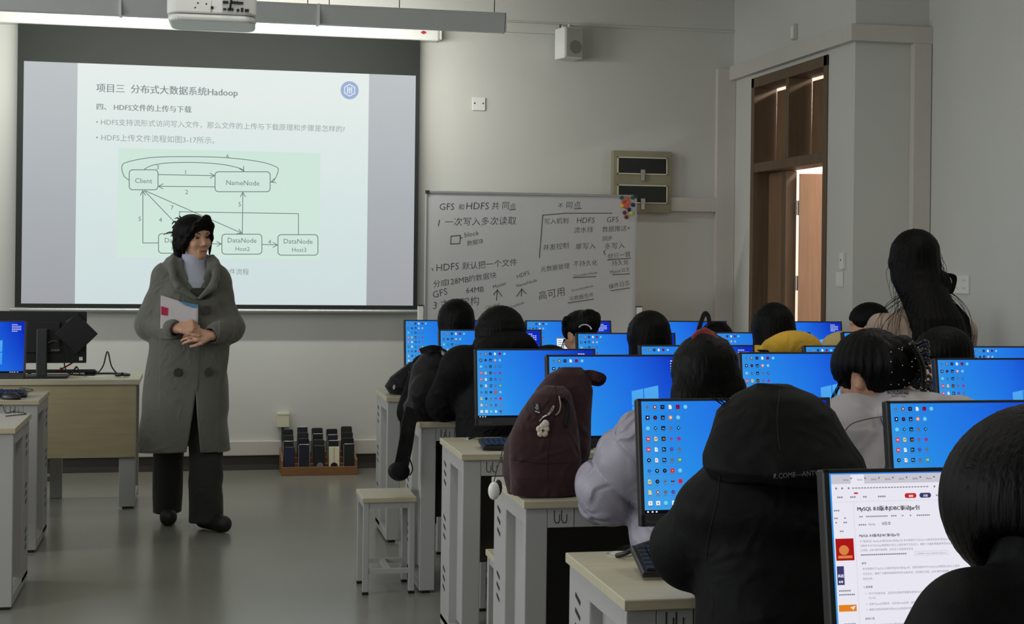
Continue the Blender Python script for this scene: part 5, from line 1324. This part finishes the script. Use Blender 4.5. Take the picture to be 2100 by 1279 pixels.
b = MB(); b.ribbon([HC + A((-.115, -.03, .07)), HC + A((-.095, -.03, .135)), HC + A((-.075, -.03, .178)), HC + A((-.055, -.03, .155)), HC + A((-.050, -.03, .09)), HC + A((-.052, -.03, .05))], .022, .006, (0, 1, 0)); b.ribbon([HC + A((-.115, -.03, .075)), HC + A((-.06, -.03, .095)), HC + A((0, -.02, .085))], .03, .008, (0, 1, 0)); b.build('ribbon_loop', m_matteblack, t)
t, HC, HR = student('student in a pale yellow hooded coat turned to the left, cheek showing', X(1772, 665, 7.36), 7.36, 1.243, m_butter, 4, yaw=62, pitch=8, hx=.04, hx_sh=-.09, collar='hood', sdrop=.27, extra=[E((-.150, -.06, 1.020), (.115, .08, .075), k=.03)])
soft('hair', turn([E((0, .018, .040), (.088, .108, .090), k=.02), E((0, .07, -.04), (.078, .05, .10), k=.03), E((0, -.105, -.05), (.105, .088, .092), k=.02, neg=True)], HR, HC), .006, m_hair, t, strands(.002, 34, 6, HC[0], HC[1]))
b = MB(); b.tube([A((-.02, -.05, 1.03)), A((.0, -.10, .99)), A((.03, -.13, .93))], .004); b.build('hood_cord', m_dark, t, smooth=True)

# second row
t, HC, HR = student('broad student in black with a small white collar tag, elbow on the desk', X(1036, 690, 6.14), 6.14, 1.245, m_blackcoat, 5, pitch=28, hx=-.01, sw=.19, ct=.085, sleeve=.085, sdrop=.20, collar='hood',
                    arms=[((-.225, .17, .835), (-.03, .34, .80)), ((.26, .10, .86), (.10, .36, .80))])
p = turn([E((0, .012, .035), (.105, .112, .100), k=.02), E((0, -.11, -.05), (.062, .075, .085), k=.02, neg=True)], HR, HC) + [T([(HC[2] - .17, HC[0] + .02, HC[1] - .06, .135, .07), (HC[2] - .06, HC[0] + .01, HC[1] - .03, .125, .09), (HC[2] + .03, HC[0], HC[1], .09, .09)], .04)]
soft('hair', p, .006, m_hair, t, strands(.0024, 40, 8, HC[0], HC[1]))
b = MB(); z0 = HC[2] - .160; yb = -.175
tagp = [A((-.052, yb - .03, z0)), A((-.012, yb - .032, z0 + .002)), A((-.010, yb - .032, z0 + .016)), A((-.046, yb - .03, z0 + .014))]
b.poly(tagp, .004, (0, -1, 0), 0, closed=True); b.quad(A((-.03, yb - .033, z0 + .002)), A((-.014, yb - .033, z0 + .003)), A((-.013, yb - .033, z0 + .013)), A((-.029, yb - .033, z0 + .012)), 0)
b.build('collar_tag', mat('white woven tag', (200, 200, 200), .6), t)
t, HC, HR = student('student with long smooth black hair, right of the braided bun student', X(1338, 690, 6.14), 6.14, 1.232, m_blackjk, 6, pitch=14)
hair_long(t, HC, HR, .84, .103, 9)
t, HC, HR = student('student with straight black hair in a mustard yellow coat', X(1600, 690, 6.14), 6.14, 1.270, m_must, 7, pitch=14, sw=.150, hx=-.015, hx_sh=.030, sdrop=.215, collar='hood')
hair_long(t, HC, HR, .98, .103, 10, side=-.02)
# the standing woman
WYp = 6.12
t = thing('person', 'standing woman with very long loose black hair over a beige padded coat', 'person', (X(1890, 640, WYp), WYp, 0))
HC = A((-.005, .06, 1.468)); HR = HB(-12, 20)
body = turn(head_shapes(), HR, HC) + [C((0, .0, 1.27), HC + A((0, -.015, -.02)), .055, .05, .03), T([(.80, 0, 0, .14, .10), (1.0, 0, 0, .12, .09), (1.2, 0, 0, .13, .085), (1.28, 0, 0, .06, .05)], .03), C((-.13, 0, 1.16), (.13, 0, 1.16), .045, k=.03)]
for s in (-1, 1):
    body += [C((s * .16, 0, 1.15), (s * .22, .10, .95), .045, .036, .02), C((s * .22, .10, .95), (s * .12, .22, .86), .036, .026, .02)] + hand_shapes((s * .12, .22, .86), (-s * .3, .9, -.1), (0, 0, 1), -s, (18, 26, 20), 4, 34, .95)
    body += [C((s * .085, 0, .82), (s * .09, .01, .46), .075, .05, .03), C((s * .09, .01, .46), (s * .09, -.01, .09), .048, .035, .02), C((s * .09, -.02, .05), (s * .10, .10, .035), .032, .028, .02)]
soft('body', body, .006, m_skin, t)
soft('trousers', [T([(.78, 0, 0, .16, .12), (.88, 0, 0, .155, .115)], .02)] + [C((s * .085, 0, .82), (s * .09, .0, .07), .09, .07, .03) for s in (-1, 1)], .009, m_cloth('black trousers', (24, 24, 27)), t)
for s in (-1, 1): soft('shoe', [C((s * .09, -.03, .046), (s * .10, .10, .040), .043, .040), F(lambda X_, Y, Z: Z - .003 + 0 * X_ + 0 * Y, (-.4, -.4, -.1), (.6, .6, .003), .004, True)], .008, mat('white canvas shoe', (190, 190, 186), 0.6), t)
cs = [T([(.62, 0, 0, .21, .15), (.85, 0, 0, .20, .145), (1.10, 0, -.005, .19, .13), (1.20, 0, 0, .155, .10), (1.27, 0, .01, .08, .07)], .03, pw=2.3), C((-.165, 0, 1.165), (.175, 0, 1.165), .066, k=.05)]
for s in (-1, 1): cs += [C((s * .175, 0, 1.16), (s * .222, .09, .95), .078, .076, .03), C((s * .222, .09, .95), (s * .135, .20, .87), .074, .05, .02)]
soft('coat', cs, .007, m_beige, t, folds(.006, 20, 11))
soft('vest', [T([(.80, .03, -.04, .165, .13), (1.0, .04, -.045, .165, .125), (1.14, .05, -.04, .160, .115), (1.22, .055, -.02, .150, .10), (1.275, .05, .0, .110, .075)], .03, pw=2.6)], .007, m_blackjk, t, folds(.004, 20, 12))
hp = turn([E((0, .016, .034), (.108, .118, .108), k=.03), E((0, -.12, -.05), (.062, .075, .085), k=.02, neg=True)], HR, HC)
hp = [hp[0], T([(.86, .0, -.185, .105, .025), (1.00, .01, -.185, .120, .035), (1.12, .015, -.165, .130, .050), (1.22, .01, -.110, .125, .080), (1.30, .0, -.04, .112, .100), (1.38, -.01, .02, .115, .105), (1.46, -.012, .05, .112, .10), (1.52, -.012, .06, .07, .08)], .04, pw=2.1),
      E((.095, -.02, 1.375), (.026, .04, .05), k=.01), C((.05, -.02, 1.33), (.105, -.03, 1.36), .03, .02, .02), hp[1]]
ho = soft('hair', hp, .006, m_hair, t, strands(.0030, 38, 12, 0, -.04))
k = MB()
for q_ in range(5):
    a_ = q_ * .5; k.tube([(.085 + .004 * q_, -.03, 1.415), (.125 + .006 * q_, -.03, 1.40), (.130, -.035, 1.355 - .006 * q_), (.095, -.04, 1.335)], .0045, 6, taper=.003)
k.build('hair_loops', m_hair, ho, smooth=True)
def wfn(r, i):
    s = -1 if i % 2 else 1
    if i < 26:
        z = r.uniform(1.36, 1.56); a = A((s * r.uniform(.085, .112) - .01, r.uniform(-.02, .06), z))
        return [a, a + A((s * r.uniform(.01, .04), -.01, -.05)), a + A((s * r.uniform(.02, .035), -.02, -.13)), a + A((s * r.uniform(.0, .03), -.03, -.19))]
    if i < 60:
        a = A((s * r.uniform(.09, .12), -.06, r.uniform(1.26, 1.34))); q = r.uniform(.04, .15) if s < 0 else r.uniform(.02, .07)
        return [a, a + A((s * q * .5, -.02, -.03)), a + A((s * q, -.04, -.085)), a + A((s * (q + r.uniform(.0, .03)), -.05, -.18)), a + A((s * q * .8, -.05, -.28))]
    a = A((r.uniform(-.17, .17), -.20, r.uniform(1.0, 1.15))); return [a, a + A((r.uniform(-.01, .01), -.01, -.12)), a + A((r.uniform(-.02, .02), -.01, -.28))]
wisps(ho, HC, wfn, 90, 7, .0013)

# third row
t, HC, HR = student('student in black with an ear and jaw showing, left of the right-hand wall monitor', X(1945, 735, 5.08), 5.08, 1.212, m_blackjk, 13, yaw=38, pitch=12, hx_sh=-.05, sdrop=.27, sw=.16, collar='stand')
soft('hair', turn([E((0, .014, .042), (.096, .112, .092), k=.02), E((0, .06, -.04), (.080, .06, .08), k=.03), E((0, -.115, -.05), (.068, .075, .085), k=.02, neg=True), E((.08, .0, -.018), (.03, .03, .036), k=.01, neg=True), E((-.08, .0, -.018), (.03, .03, .036), k=.01, neg=True)], HR, HC), .0055, m_hair, t, strands(.0024, 36, 14, HC[0], HC[1]))
b = MB(); b.tube([HR @ A(q_) + HC for q_ in ((-.078, .01, .004), (-.076, -.04, .010), (-.062, -.09, .012))], .002); b.tube([HR @ A(q_) + HC for q_ in ((.078, .01, .004), (.076, -.04, .010), (.062, -.09, .012))], .002); b.build('glasses_temple', m_dark, t, smooth=True)

# fourth row
t, HC, HR = student('student in a lavender puffer jacket with long black hair and a red scrunchie', X(1447, 735, 4.0), 4.0, 1.240, m_lav, 15, pitch=14, hx=.015, hy=.05, sdrop=.26, ct=.078, sleeve=.088, sw=.175, extra=[E((.01, -.135, 1.035), (.080, .045, .042), k=.02), E((-.262, .095, .800), (.088, .095, .105), R3(0, 15, 0), k=.015), E((-.215, .05, .905), (.085, .085, .085), k=.02)],
                    arms=[((-.250, .090, .805), (-.13, .34, .815)), ((.20, .12, .87), (.10, .34, .81))], quilt=puffs(.007, .125, .06, 3, (-.62, .25, -.74)), h=.005)
ho = hair_long(t, HC, HR, .84, .108, 16, spread=.02, back=.070, more=[C(HC + A((.055, -.05, -.03)), HC + A((.115, -.085, -.17)), .05, .03, .03), C(HC + A((-.06, -.05, -.04)), HC + A((-.085, -.085, -.17)), .05, .03, .03)])
soft('red_scrunchie', [E(HC + A((.005, .0, .130)), (.032, .026, .014), k=.015), C(HC + A((.0, .0, .140)), HC + A((.055, -.02, .110)), .013, .009, .01), C(HC + A((.0, .0, .14)), HC + A((-.040, -.02, .122)), .010, .007, .01), C(HC + A((.0, -.01, .14)), HC + A((.02, -.05, .115)), .010, .007, .008)], .0035, m_cloth('dark red cloth', (112, 26, 34), wrinkle=.6), ho, folds(.003, 60, 3))
wisps(ho, HC, lambda r, i: [HC + A((-.10, -.06, -.10)), HC + A((-.13 - r.uniform(0, .03), -.07, -.20)), HC + A((-.16 - r.uniform(0, .05), -.06, -.27)), HC + A((-.19 - r.uniform(0, .07), -.06, -.31 - r.uniform(0, .03)))], 14, 8, .0014)
t, HC, HR = student('student in a pale grey lettered jacket with hair in a claw clip', X(1812, 760, 4.0), 4.0, 1.248, m_palecoat, 17, yaw=30, pitch=22, hx=-.02, hx_sh=.060, sdrop=.215, sw=.165, ct=.07, sleeve=.08, h=.006, arms=[((-.15, .06, .80), (-.08, .30, .80)), ((.27, .06, .80), (.16, .30, .80))], extra=[E((.06, -.105, 1.030), (.135, .060, .060), k=.02)])
p = turn([E((0, .012, .040), (.100, .116, .098), k=.02), E((0, .055, .0), (.080, .06, .070), k=.03), E((0, -.115, -.045), (.068, .075, .09), k=.02, neg=True), E((.088, -.0, -.022), (.03, .034, .038), k=.01, neg=True), E((-.088, -.0, -.022), (.03, .034, .038), k=.01, neg=True)], HR, HC)
p += [E(HC + A((.045, -.100, .045)), (.068, .050, .068), R3(0, 20, 0), k=.02), C(HC + A((.06, -.09, .09)), HC + A((.085, -.08, .015)), .035, .03, .02)]
ho = soft('hair', p, .0055, m_hair, t, strands(.0030, 28, 18, HC[0], HC[1]))
b = MB(); rng = random.Random(5)
for i in range(7):
    a = i / 6; c0 = HC + A((.07 + .03 * a, -.15 + .03 * a, .10 - .15 * a)); b.tube([c0, c0 + A((.025, -.01, .012)), c0 + A((.045, .012, -.004))], .007, 8, taper=.004)
b.tube([HC + A((.05, -.155, .11)), HC + A((.085, -.16, .04)), HC + A((.10, -.14, -.06))], .010); b.build('claw_clip', mat('black glossy clip', (14, 13, 14), .2), ho, smooth=True)
b = MB()
for i in range(26): b.ball(HC + A((.045, -.105, .03)) + A((rng.uniform(-.06, .06), -.062, rng.uniform(-.07, .07))), .0016, 6)
b.build('hair_sparkle', m_sil, ho)
wisps(ho, HC, lambda r, i: [HC + A((-.09, .0, .0 - r.uniform(0, .04))), HC + A((-.105 - r.uniform(0, .02), .0, -.07)), HC + A((-.11 - r.uniform(0, .015), -.01, -.13)), HC + A((-.085, -.01, -.17 - r.uniform(0, .02)))], 9, 9, .0012)
m_print = mat('black jacket print', (26, 26, 28), .7)
def child(t, name): return next(c for c in t.children if c.name.split('.')[0] == name)
sk = Skin(child(t, 'coat'))
sk.text('jacket_lettering', 'BOSIDENG', 1820, 808, 1863, 809, 6.5, m_print, t, .01)
sk.text('jacket_lettering', 'SINCE 1976', 1828, 814, 1857, 814.5, 2.6, m_print, t)
m_seam = mat('jacket seam', (92, 88, 90), .8)
sk.seam('yoke_seam', [(1727, 893), (1742, 872), (1765, 862), (1800, 855), (1833, 851)], .0014, m_seam, t)
sk.seam('back_seam', [(1806, 856), (1816, 890), (1820, 930), (1814, 962)], .0012, m_seam, t)

# fifth row: the hunched student in black
t = thing('person', 'hunched student in a black hooded padded coat, head bent out of sight', 'person', (1.095, 2.66, 0))
HC = A((0, .10, 1.065)); HR = HB(0, 48)
body = turn(head_shapes(), HR, HC) + [C((0, .02, .98), HC, .055, .05, .03), T([(.44, 0, 0, .15, .11), (.60, 0, 0, .14, .10), (.80, 0, .01, .14, .10), (.96, 0, .02, .13, .09), (1.0, 0, .02, .07, .06)], .03)]
arms = [((-.150, .115, .885), (-.03, .30, .80)), ((.19, .14, .87), (.10, .32, .80))]
for s, (el, wr) in zip((-1, 1), arms):
    body += [C((s * .11, .02, .96), el, .05, .04, .02), C(el, wr, .04, .028, .02)] + hand_shapes(wr, (-s * .4, .8, -.05), (0, 0, 1), -s, (18, 26, 20), 4, 34)
    body += [C((s * .09, 0, .50), (s * .11, .36, .50), .07, .052, .03), C((s * .11, .36, .50), (s * .11, .33, .08), .046, .034, .02), C((s * .11, .31, .045), (s * .12, .43, .03), .032, .028, .02)]
soft('body', body, .006, m_skin, t)
soft('trousers', [C((s * .085, 0, .505), (s * .11, .37, .515), .085, .072, .03) for s in (-1, 1)] + [C((s * .11, .37, .51), (s * .11, .335, .09), .068, .06, .02) for s in (-1, 1)] + [E((0, -.01, .5), (.17, .12, .075), k=.03)], .009, m_cloth('black trousers', (24, 24, 27)), t)
for s in (-1, 1): soft('shoe', [C((s * .11, .30, .046), (s * .12, .43, .040), .043, .040), F(lambda X_, Y, Z: Z - .003 + 0 * X_ + 0 * Y, (-.4, -.4, -.1), (.6, .6, .003), .004, True)], .008, mat('white canvas shoe', (190, 190, 186), 0.6), t)
cs = [T([(.44, 0, 0, .185, .16), (.60, 0, 0, .180, .17), (.80, 0, 0, .170, .165), (.92, 0, .01, .175, .15), (1.0, 0, .02, .165, .135), (1.06, 0, .03, .135, .115), (1.09, 0, .03, .10, .10)], .04, pw=2.4),
      C((-.11, .02, .970), (.12, .02, .970), .074, k=.05), C((-.115, .03, .960), arms[0][0], .083, .083, .02), C(arms[0][0], arms[0][1], .080, .058, .015), C((.13, .03, .960), arms[1][0], .086, .083, .02), C(arms[1][0], arms[1][1], .080, .058, .015)]
g = folds(.0065, 17, 21)
soft('coat', cs, .0062, m_blackcoat, t, g)
hood = [T([(1.040, 0, .0, .140, .125), (1.065, 0, .005, .156, .140), (1.085, 0, .015, .154, .140), (1.12, 0, .035, .136, .130), (1.165, 0, .055, .115, .110), (1.195, 0, .065, .080, .080), (1.213, 0, .07, .035, .04)], .04), E((0, .24, 1.0), (.085, .09, .11), k=.03, neg=True)]
ho = soft('hood', hood, .0055, m_blackcoat, t, folds(.0045, 22, 22))
wisps(ho, HC, lambda r, i: [A((-.085 + r.uniform(-.02, .02), .07, 1.170)), A((-.105 + r.uniform(-.03, .01), .07, 1.197)), A((-.118 + r.uniform(-.02, .02), .07, 1.197 + r.uniform(-.01, .012)))], 9, 3, .0010)
sk = Skin(child(t, 'coat'), ho)
sk.text('coat_lettering', 'R.COME—ANTWHY', 1587, 981, 1700, 972, 9.5, mat('grey coat print', (92, 94, 96), .6), t, 0)
m_bseam = mat('black coat seam', (4, 4, 4), .9)
sk.seam('hood_seam', [(1600, 800), (1594, 850), (1596, 900), (1600, 925)], .0012, m_bseam, ho)
sk.seam('back_seam', [(1477, 975), (1470, 1030), (1456, 1090), (1448, 1150)], .0009, m_bseam, t)
# nearest row: student at the lower right corner
t, HC, HR = student('student with short black hair and black coat, right before the web page monitor', X(2205, 1120, 1.56), 1.56, 1.240, m_blackcoat, 23, yaw=20, pitch=16, hx=0.0, hy=.06, hx_sh=.0, sdrop=.175, sw=.125, ct=.055, sleeve=.066, arms=[((-.205, .06, .86), (-.12, .30, .80)), ((.2, .06, .84), (.13, .30, .80))], collar='stand', h=.005)
p = turn([E((0, .012, .055), (.118, .128, .115), k=.02), E((0, .045, -.01), (.074, .06, .060), k=.03), E((0, -.125, -.055), (.066, .075, .09), k=.02, neg=True), E((.132, .025, -.028), (.076, .065, .052), k=.01, neg=True), E((-.132, .025, -.028), (.076, .065, .052), k=.01, neg=True)], HR, HC)
ho = soft('hair', p, .0045, m_hair, t, strands(.0012, 44, 24, HC[0], HC[1]))
wisps(ho, HC, lambda r, i: [HC + A((-.085 + r.uniform(-.01, .03), -.02, .085 + r.uniform(-.02, .02))), HC + A((-.10 + r.uniform(-.01, .02), -.02, .095)), HC + A((-.112 + r.uniform(-.01, .01), -.02, .08 + r.uniform(-.02, .03)))], 12, 11, .0007)
# ------------------------------------------------------------------ bags
m_maroon = m_cloth('maroon canvas', (49, 20, 25), rough=.9, bump=.18, bscale=300, wrinkle=.55)
m_bag = m_cloth('black nylon', (9, 9, 10), rough=.6, bump=.1, spec=.2)
def backpack_maroon():
    t = thing('backpack', 'maroon canvas backpack standing on a desk end, with a silver keychain', 'backpack', (1.05, 4.42, .745))
    L = V(t.location)
    P = lambda u, v, y: A(at_y(u, v, y) - L)
    main = [T([(.0, .0, .01, .115, .070), (.05, .0, .01, .128, .082), (.14, .0, .01, .128, .080), (.24, .022, .01, .105, .066), (.31, .045, .012, .085, .050), (.36, .062, .015, .058, .032), (.378, .070, .015, .030, .018)], .025, pw=2.6)]
    soft('main_compartment', main, .0045, m_maroon, t, folds(.0042, 26, 31))
    fp = [T([(.004, -.030, -.055, .108, .060), (.06, -.030, -.062, .112, .066), (.16, -.028, -.060, .108, .062), (.25, -.012, -.052, .085, .052), (.305, .0, -.045, .055, .040), (.325, .006, -.040, .03, .02)], .025, pw=2.6)]
    fo_ = soft('front_pocket', fp, .0045, m_maroon, t, folds(.004, 24, 33))
    b = MB(); b.ribbon([P(1190, 770, 4.42), P(1210, 768, 4.41), P(1226, 772, 4.40), P(1234, 776, 4.42), P(1228, 782, 4.45), P(1208, 778, 4.46)], .030, .005, (0, 1, .2)); b.build('carry_handle', m_maroon, t)
    bk = Skin(t.children[0], fo_)
    def on(uv, lift): return [bk.at(u, v, lift) for u, v in uv]
    MB().tube(on([(1146, 812), (1149, 830), (1146, 845), (1139, 852)], .003), .0030, 8).build('zip', mat('brass zip', (128, 118, 104), .35, metal=.8), fo_, smooth=True)
    MB().tube(on([(1152, 814), (1163, 828), (1164, 850), (1158, 874)], .002), .008, 8).build('zip_flap', m_bag, fo_, smooth=True)
    a = on([(1095, 824), (1105, 827), (1107, 851), (1097, 846)], .004)
    pt = MB().prism(a, (0, -.002, 0)).build('patch', mat('black patch', (14, 14, 16), .6), fo_)
    y_ = V((0, -.0026, 0)); b = MB()
    bl = lambda s_, t_: a[0] + (a[1] - a[0]) * s_ + (a[3] - a[0]) * t_ + y_
    for k_ in range(4): b.line(bl(.18 + .18 * k_, .90), bl(.29 + .18 * k_, .90), .0035, (0, -1, 0))
    b.poly([bl(x_, z_) for x_, z_ in ((.2, .55), (.5, .45), (.45, .25), (.65, .2), (.75, .5), (.5, .68), (.2, .55))], .0016, (0, -1, 0), 0)
    b.build('patch_lettering', mat('white print', (190, 190, 190), .6), pt)
    m_ms = mat('maroon seam', (36, 15, 19), .9)
    bk.seam('pocket_seam', [(1128, 784), (1140, 800), (1136, 850), (1124, 920), (1122, 985)], .0016, m_ms, t)
    bk.seam('base_seam', [(1040, 940), (1080, 946), (1120, 950), (1165, 948)], .0014, m_ms, t)
    b = MB()
    for s in (0, 1): b.ribbon([A((s * .05 + .03, .035, .33)), A((s * .045 + .02, .085, .25)), A((s * .05, .09, .12)), A((s * .05, .06, .03))], .045, .010, (0, 1, 0))
    b.build('shoulder_strap', m_maroon, t)
    p0_ = bk.at(1112, 882, .008)
    kc = thing('keychain', 'silver and white flower keychain hanging from the maroon backpack', 'keychain', tuple(p0_ + L))
    L2 = V(kc.location); Q = lambda u, v, l=.006: A(bk.at(u, v, l) + L - L2)
    m_cr = mat('cream charm', (206, 194, 178), .4, var=.06, scale=60)
    b = MB()
    for k_ in range(5):
        a_ = k_ * 2 * math.pi / 5 + .3; b.ball((.0105 * math.cos(a_), 0, .012 * math.sin(a_)), (.0105, .005, .0105), 12)
    b.ball((.008, 0, .018), (.012, .006, .013), 12); b.ball((-.002, 0, 0), (.010, .006, .010), 12); b.build('charm', m_cr, kc, smooth=True)
    MB().ball((-.001, -.006, .0), (.0038, .002, .0042), 10).build('charm_centre', m_dark, kc, smooth=True)
    b = MB(); b.tube([Q(1124, 850), Q(1127, 845), Q(1132, 836), Q(1134, 833), Q(1135, 836), Q(1131, 844), Q(1126, 850)], .0013, closed=True)
    b.tube([Q(1123, 852), Q(1126, 850), Q(1126, 847), Q(1123, 848)], .0013, closed=True); b.tube([Q(1114, 866), Q(1118, 866), Q(1119, 862), Q(1115, 861)], .0013, closed=True)
    b.tube([Q(1106, 864), Q(1112, 857), Q(1121, 852)], .0016, taper=.0032); b.build('clasp', m_chrome, kc, smooth=True)
    eg = thing('cord_charm', 'white egg-shaped charm dangling on a cord below the maroon backpack', 'charm', tuple(at_y(1013, 1006, 4.245)))
    L3 = V(eg.location); S = lambda u, v, y: A(at_y(u, v, y) - L3)
    MB().ball((0, 0, 0), (.0175, .014, .0265), 20).build('egg_body', m_white, eg, smooth=True)
    b = MB(); b.ball((.014, .006, .008), (.012, .012, .024), 12); b.build('dark_backing', m_matteblack, eg, smooth=True)
    b = MB(); b.tube([S(1013, 988, 4.245), S(1018, 965, 4.26), S(1026, 940, 4.30), S(1031, 922, 4.36)], .0016); b.build('cord', m_dark, eg, smooth=True)
    b = MB(); q_ = S(1028, 940, 4.295); b.box(q_[0] - .004, q_[0] + .004, q_[1] - .003, q_[1] + .003, q_[2] - .012, q_[2] + .006); b.build('cord_toggle', m_chrome, eg)
backpack_maroon()
def backpack_black():
    t = thing('backpack', 'tall black nylon backpack on a desk end with a strap hanging to the aisle', 'backpack', (1.005, 6.50, .745))
    L = V(t.location); P = lambda u, v, y: A(at_y(u, v, y) - L)
    soft('main_compartment', [T([(.0, -.015, .0, .088, .07), (.06, -.02, 0, .100, .085), (.16, -.005, 0, .092, .08), (.24, .010, 0, .080, .07), (.30, .018, 0, .055, .045), (.322, .020, 0, .028, .02)], .03, pw=2.5), E((-.03, -.075, .11), (.07, .04, .10), k=.03)], .005, m_bag, t, folds(.006, 22, 41))
    b = MB(); b.ribbon([P(900, 716, 6.46), P(914, 724, 6.44), P(920, 745, 6.43), P(920, 766, 6.42)], .022, .008, (0, 1, 0)); b.ribbon([P(862, 720, 6.46), P(885, 713, 6.44), P(905, 716, 6.46)], .025, .008, (0, 1, 0)); b.build('carry_handle', m_bag, t)
    b = MB(); b.ribbon([P(846, 838, 6.40), P(838, 870, 6.37), P(832, 910, 6.36), P(824, 950, 6.36), P(818, 972, 6.36)], .062, .012, (0, 1, 0)); b.build('shoulder_strap', m_bag, t)
    soft('strap_pad', [E(P(818, 966, 6.36), (.048, .022, .042), R3(0, 12, 0), k=.02)], .004, m_bag, t)
    b = MB(); b.tube([P(838, 935, 6.34), P(846, 960, 6.34), P(840, 975, 6.34)], .003); b.build('strap_tail', m_bag, t, smooth=True)
    b = MB(); b.quad(P(906, 718, 6.425), P(914, 726, 6.42), P(913, 732, 6.42), P(905, 726, 6.425)); b.text('M', P(907, 724, 6.42), P(911, 726, 6.418), (0, 0, 1), 0); b.build('label_patch', mat('grey woven label', (150, 150, 150), .7), t)
    d = thing('handbag', 'small black bag with white bird prints on the farthest desk end', 'bag', (1.055, 7.74, .745))
    L = V(d.location)
    soft('bag_body', [T([(.0, .0, 0, .075, .07), (.04, 0, 0, .10, .085), (.09, .02, 0, .085, .07), (.14, .045, 0, .05, .045), (.165, .055, 0, .03, .03)], .03, pw=2.4)], .005, m_bag, d, folds(.006, 24, 43))
    b = MB(); P2 = lambda u, v: A(at_y(u, v, 7.62) - L)
    for u, v in ((841, 762), (808, 793), (834, 796)): b.add([P2(u - 1, v - 4), P2(u + 1.5, v - 4.5), P2(u + 2.5, v), P2(u + 1, v + 5), P2(u - 1.5, v + 5.5), P2(u - 3, v + 1)], [(0, 1, 2, 3, 4, 5)][::-1])
    b.build('bird_print', mat('white print', (190, 190, 190), .6), d)
backpack_black()
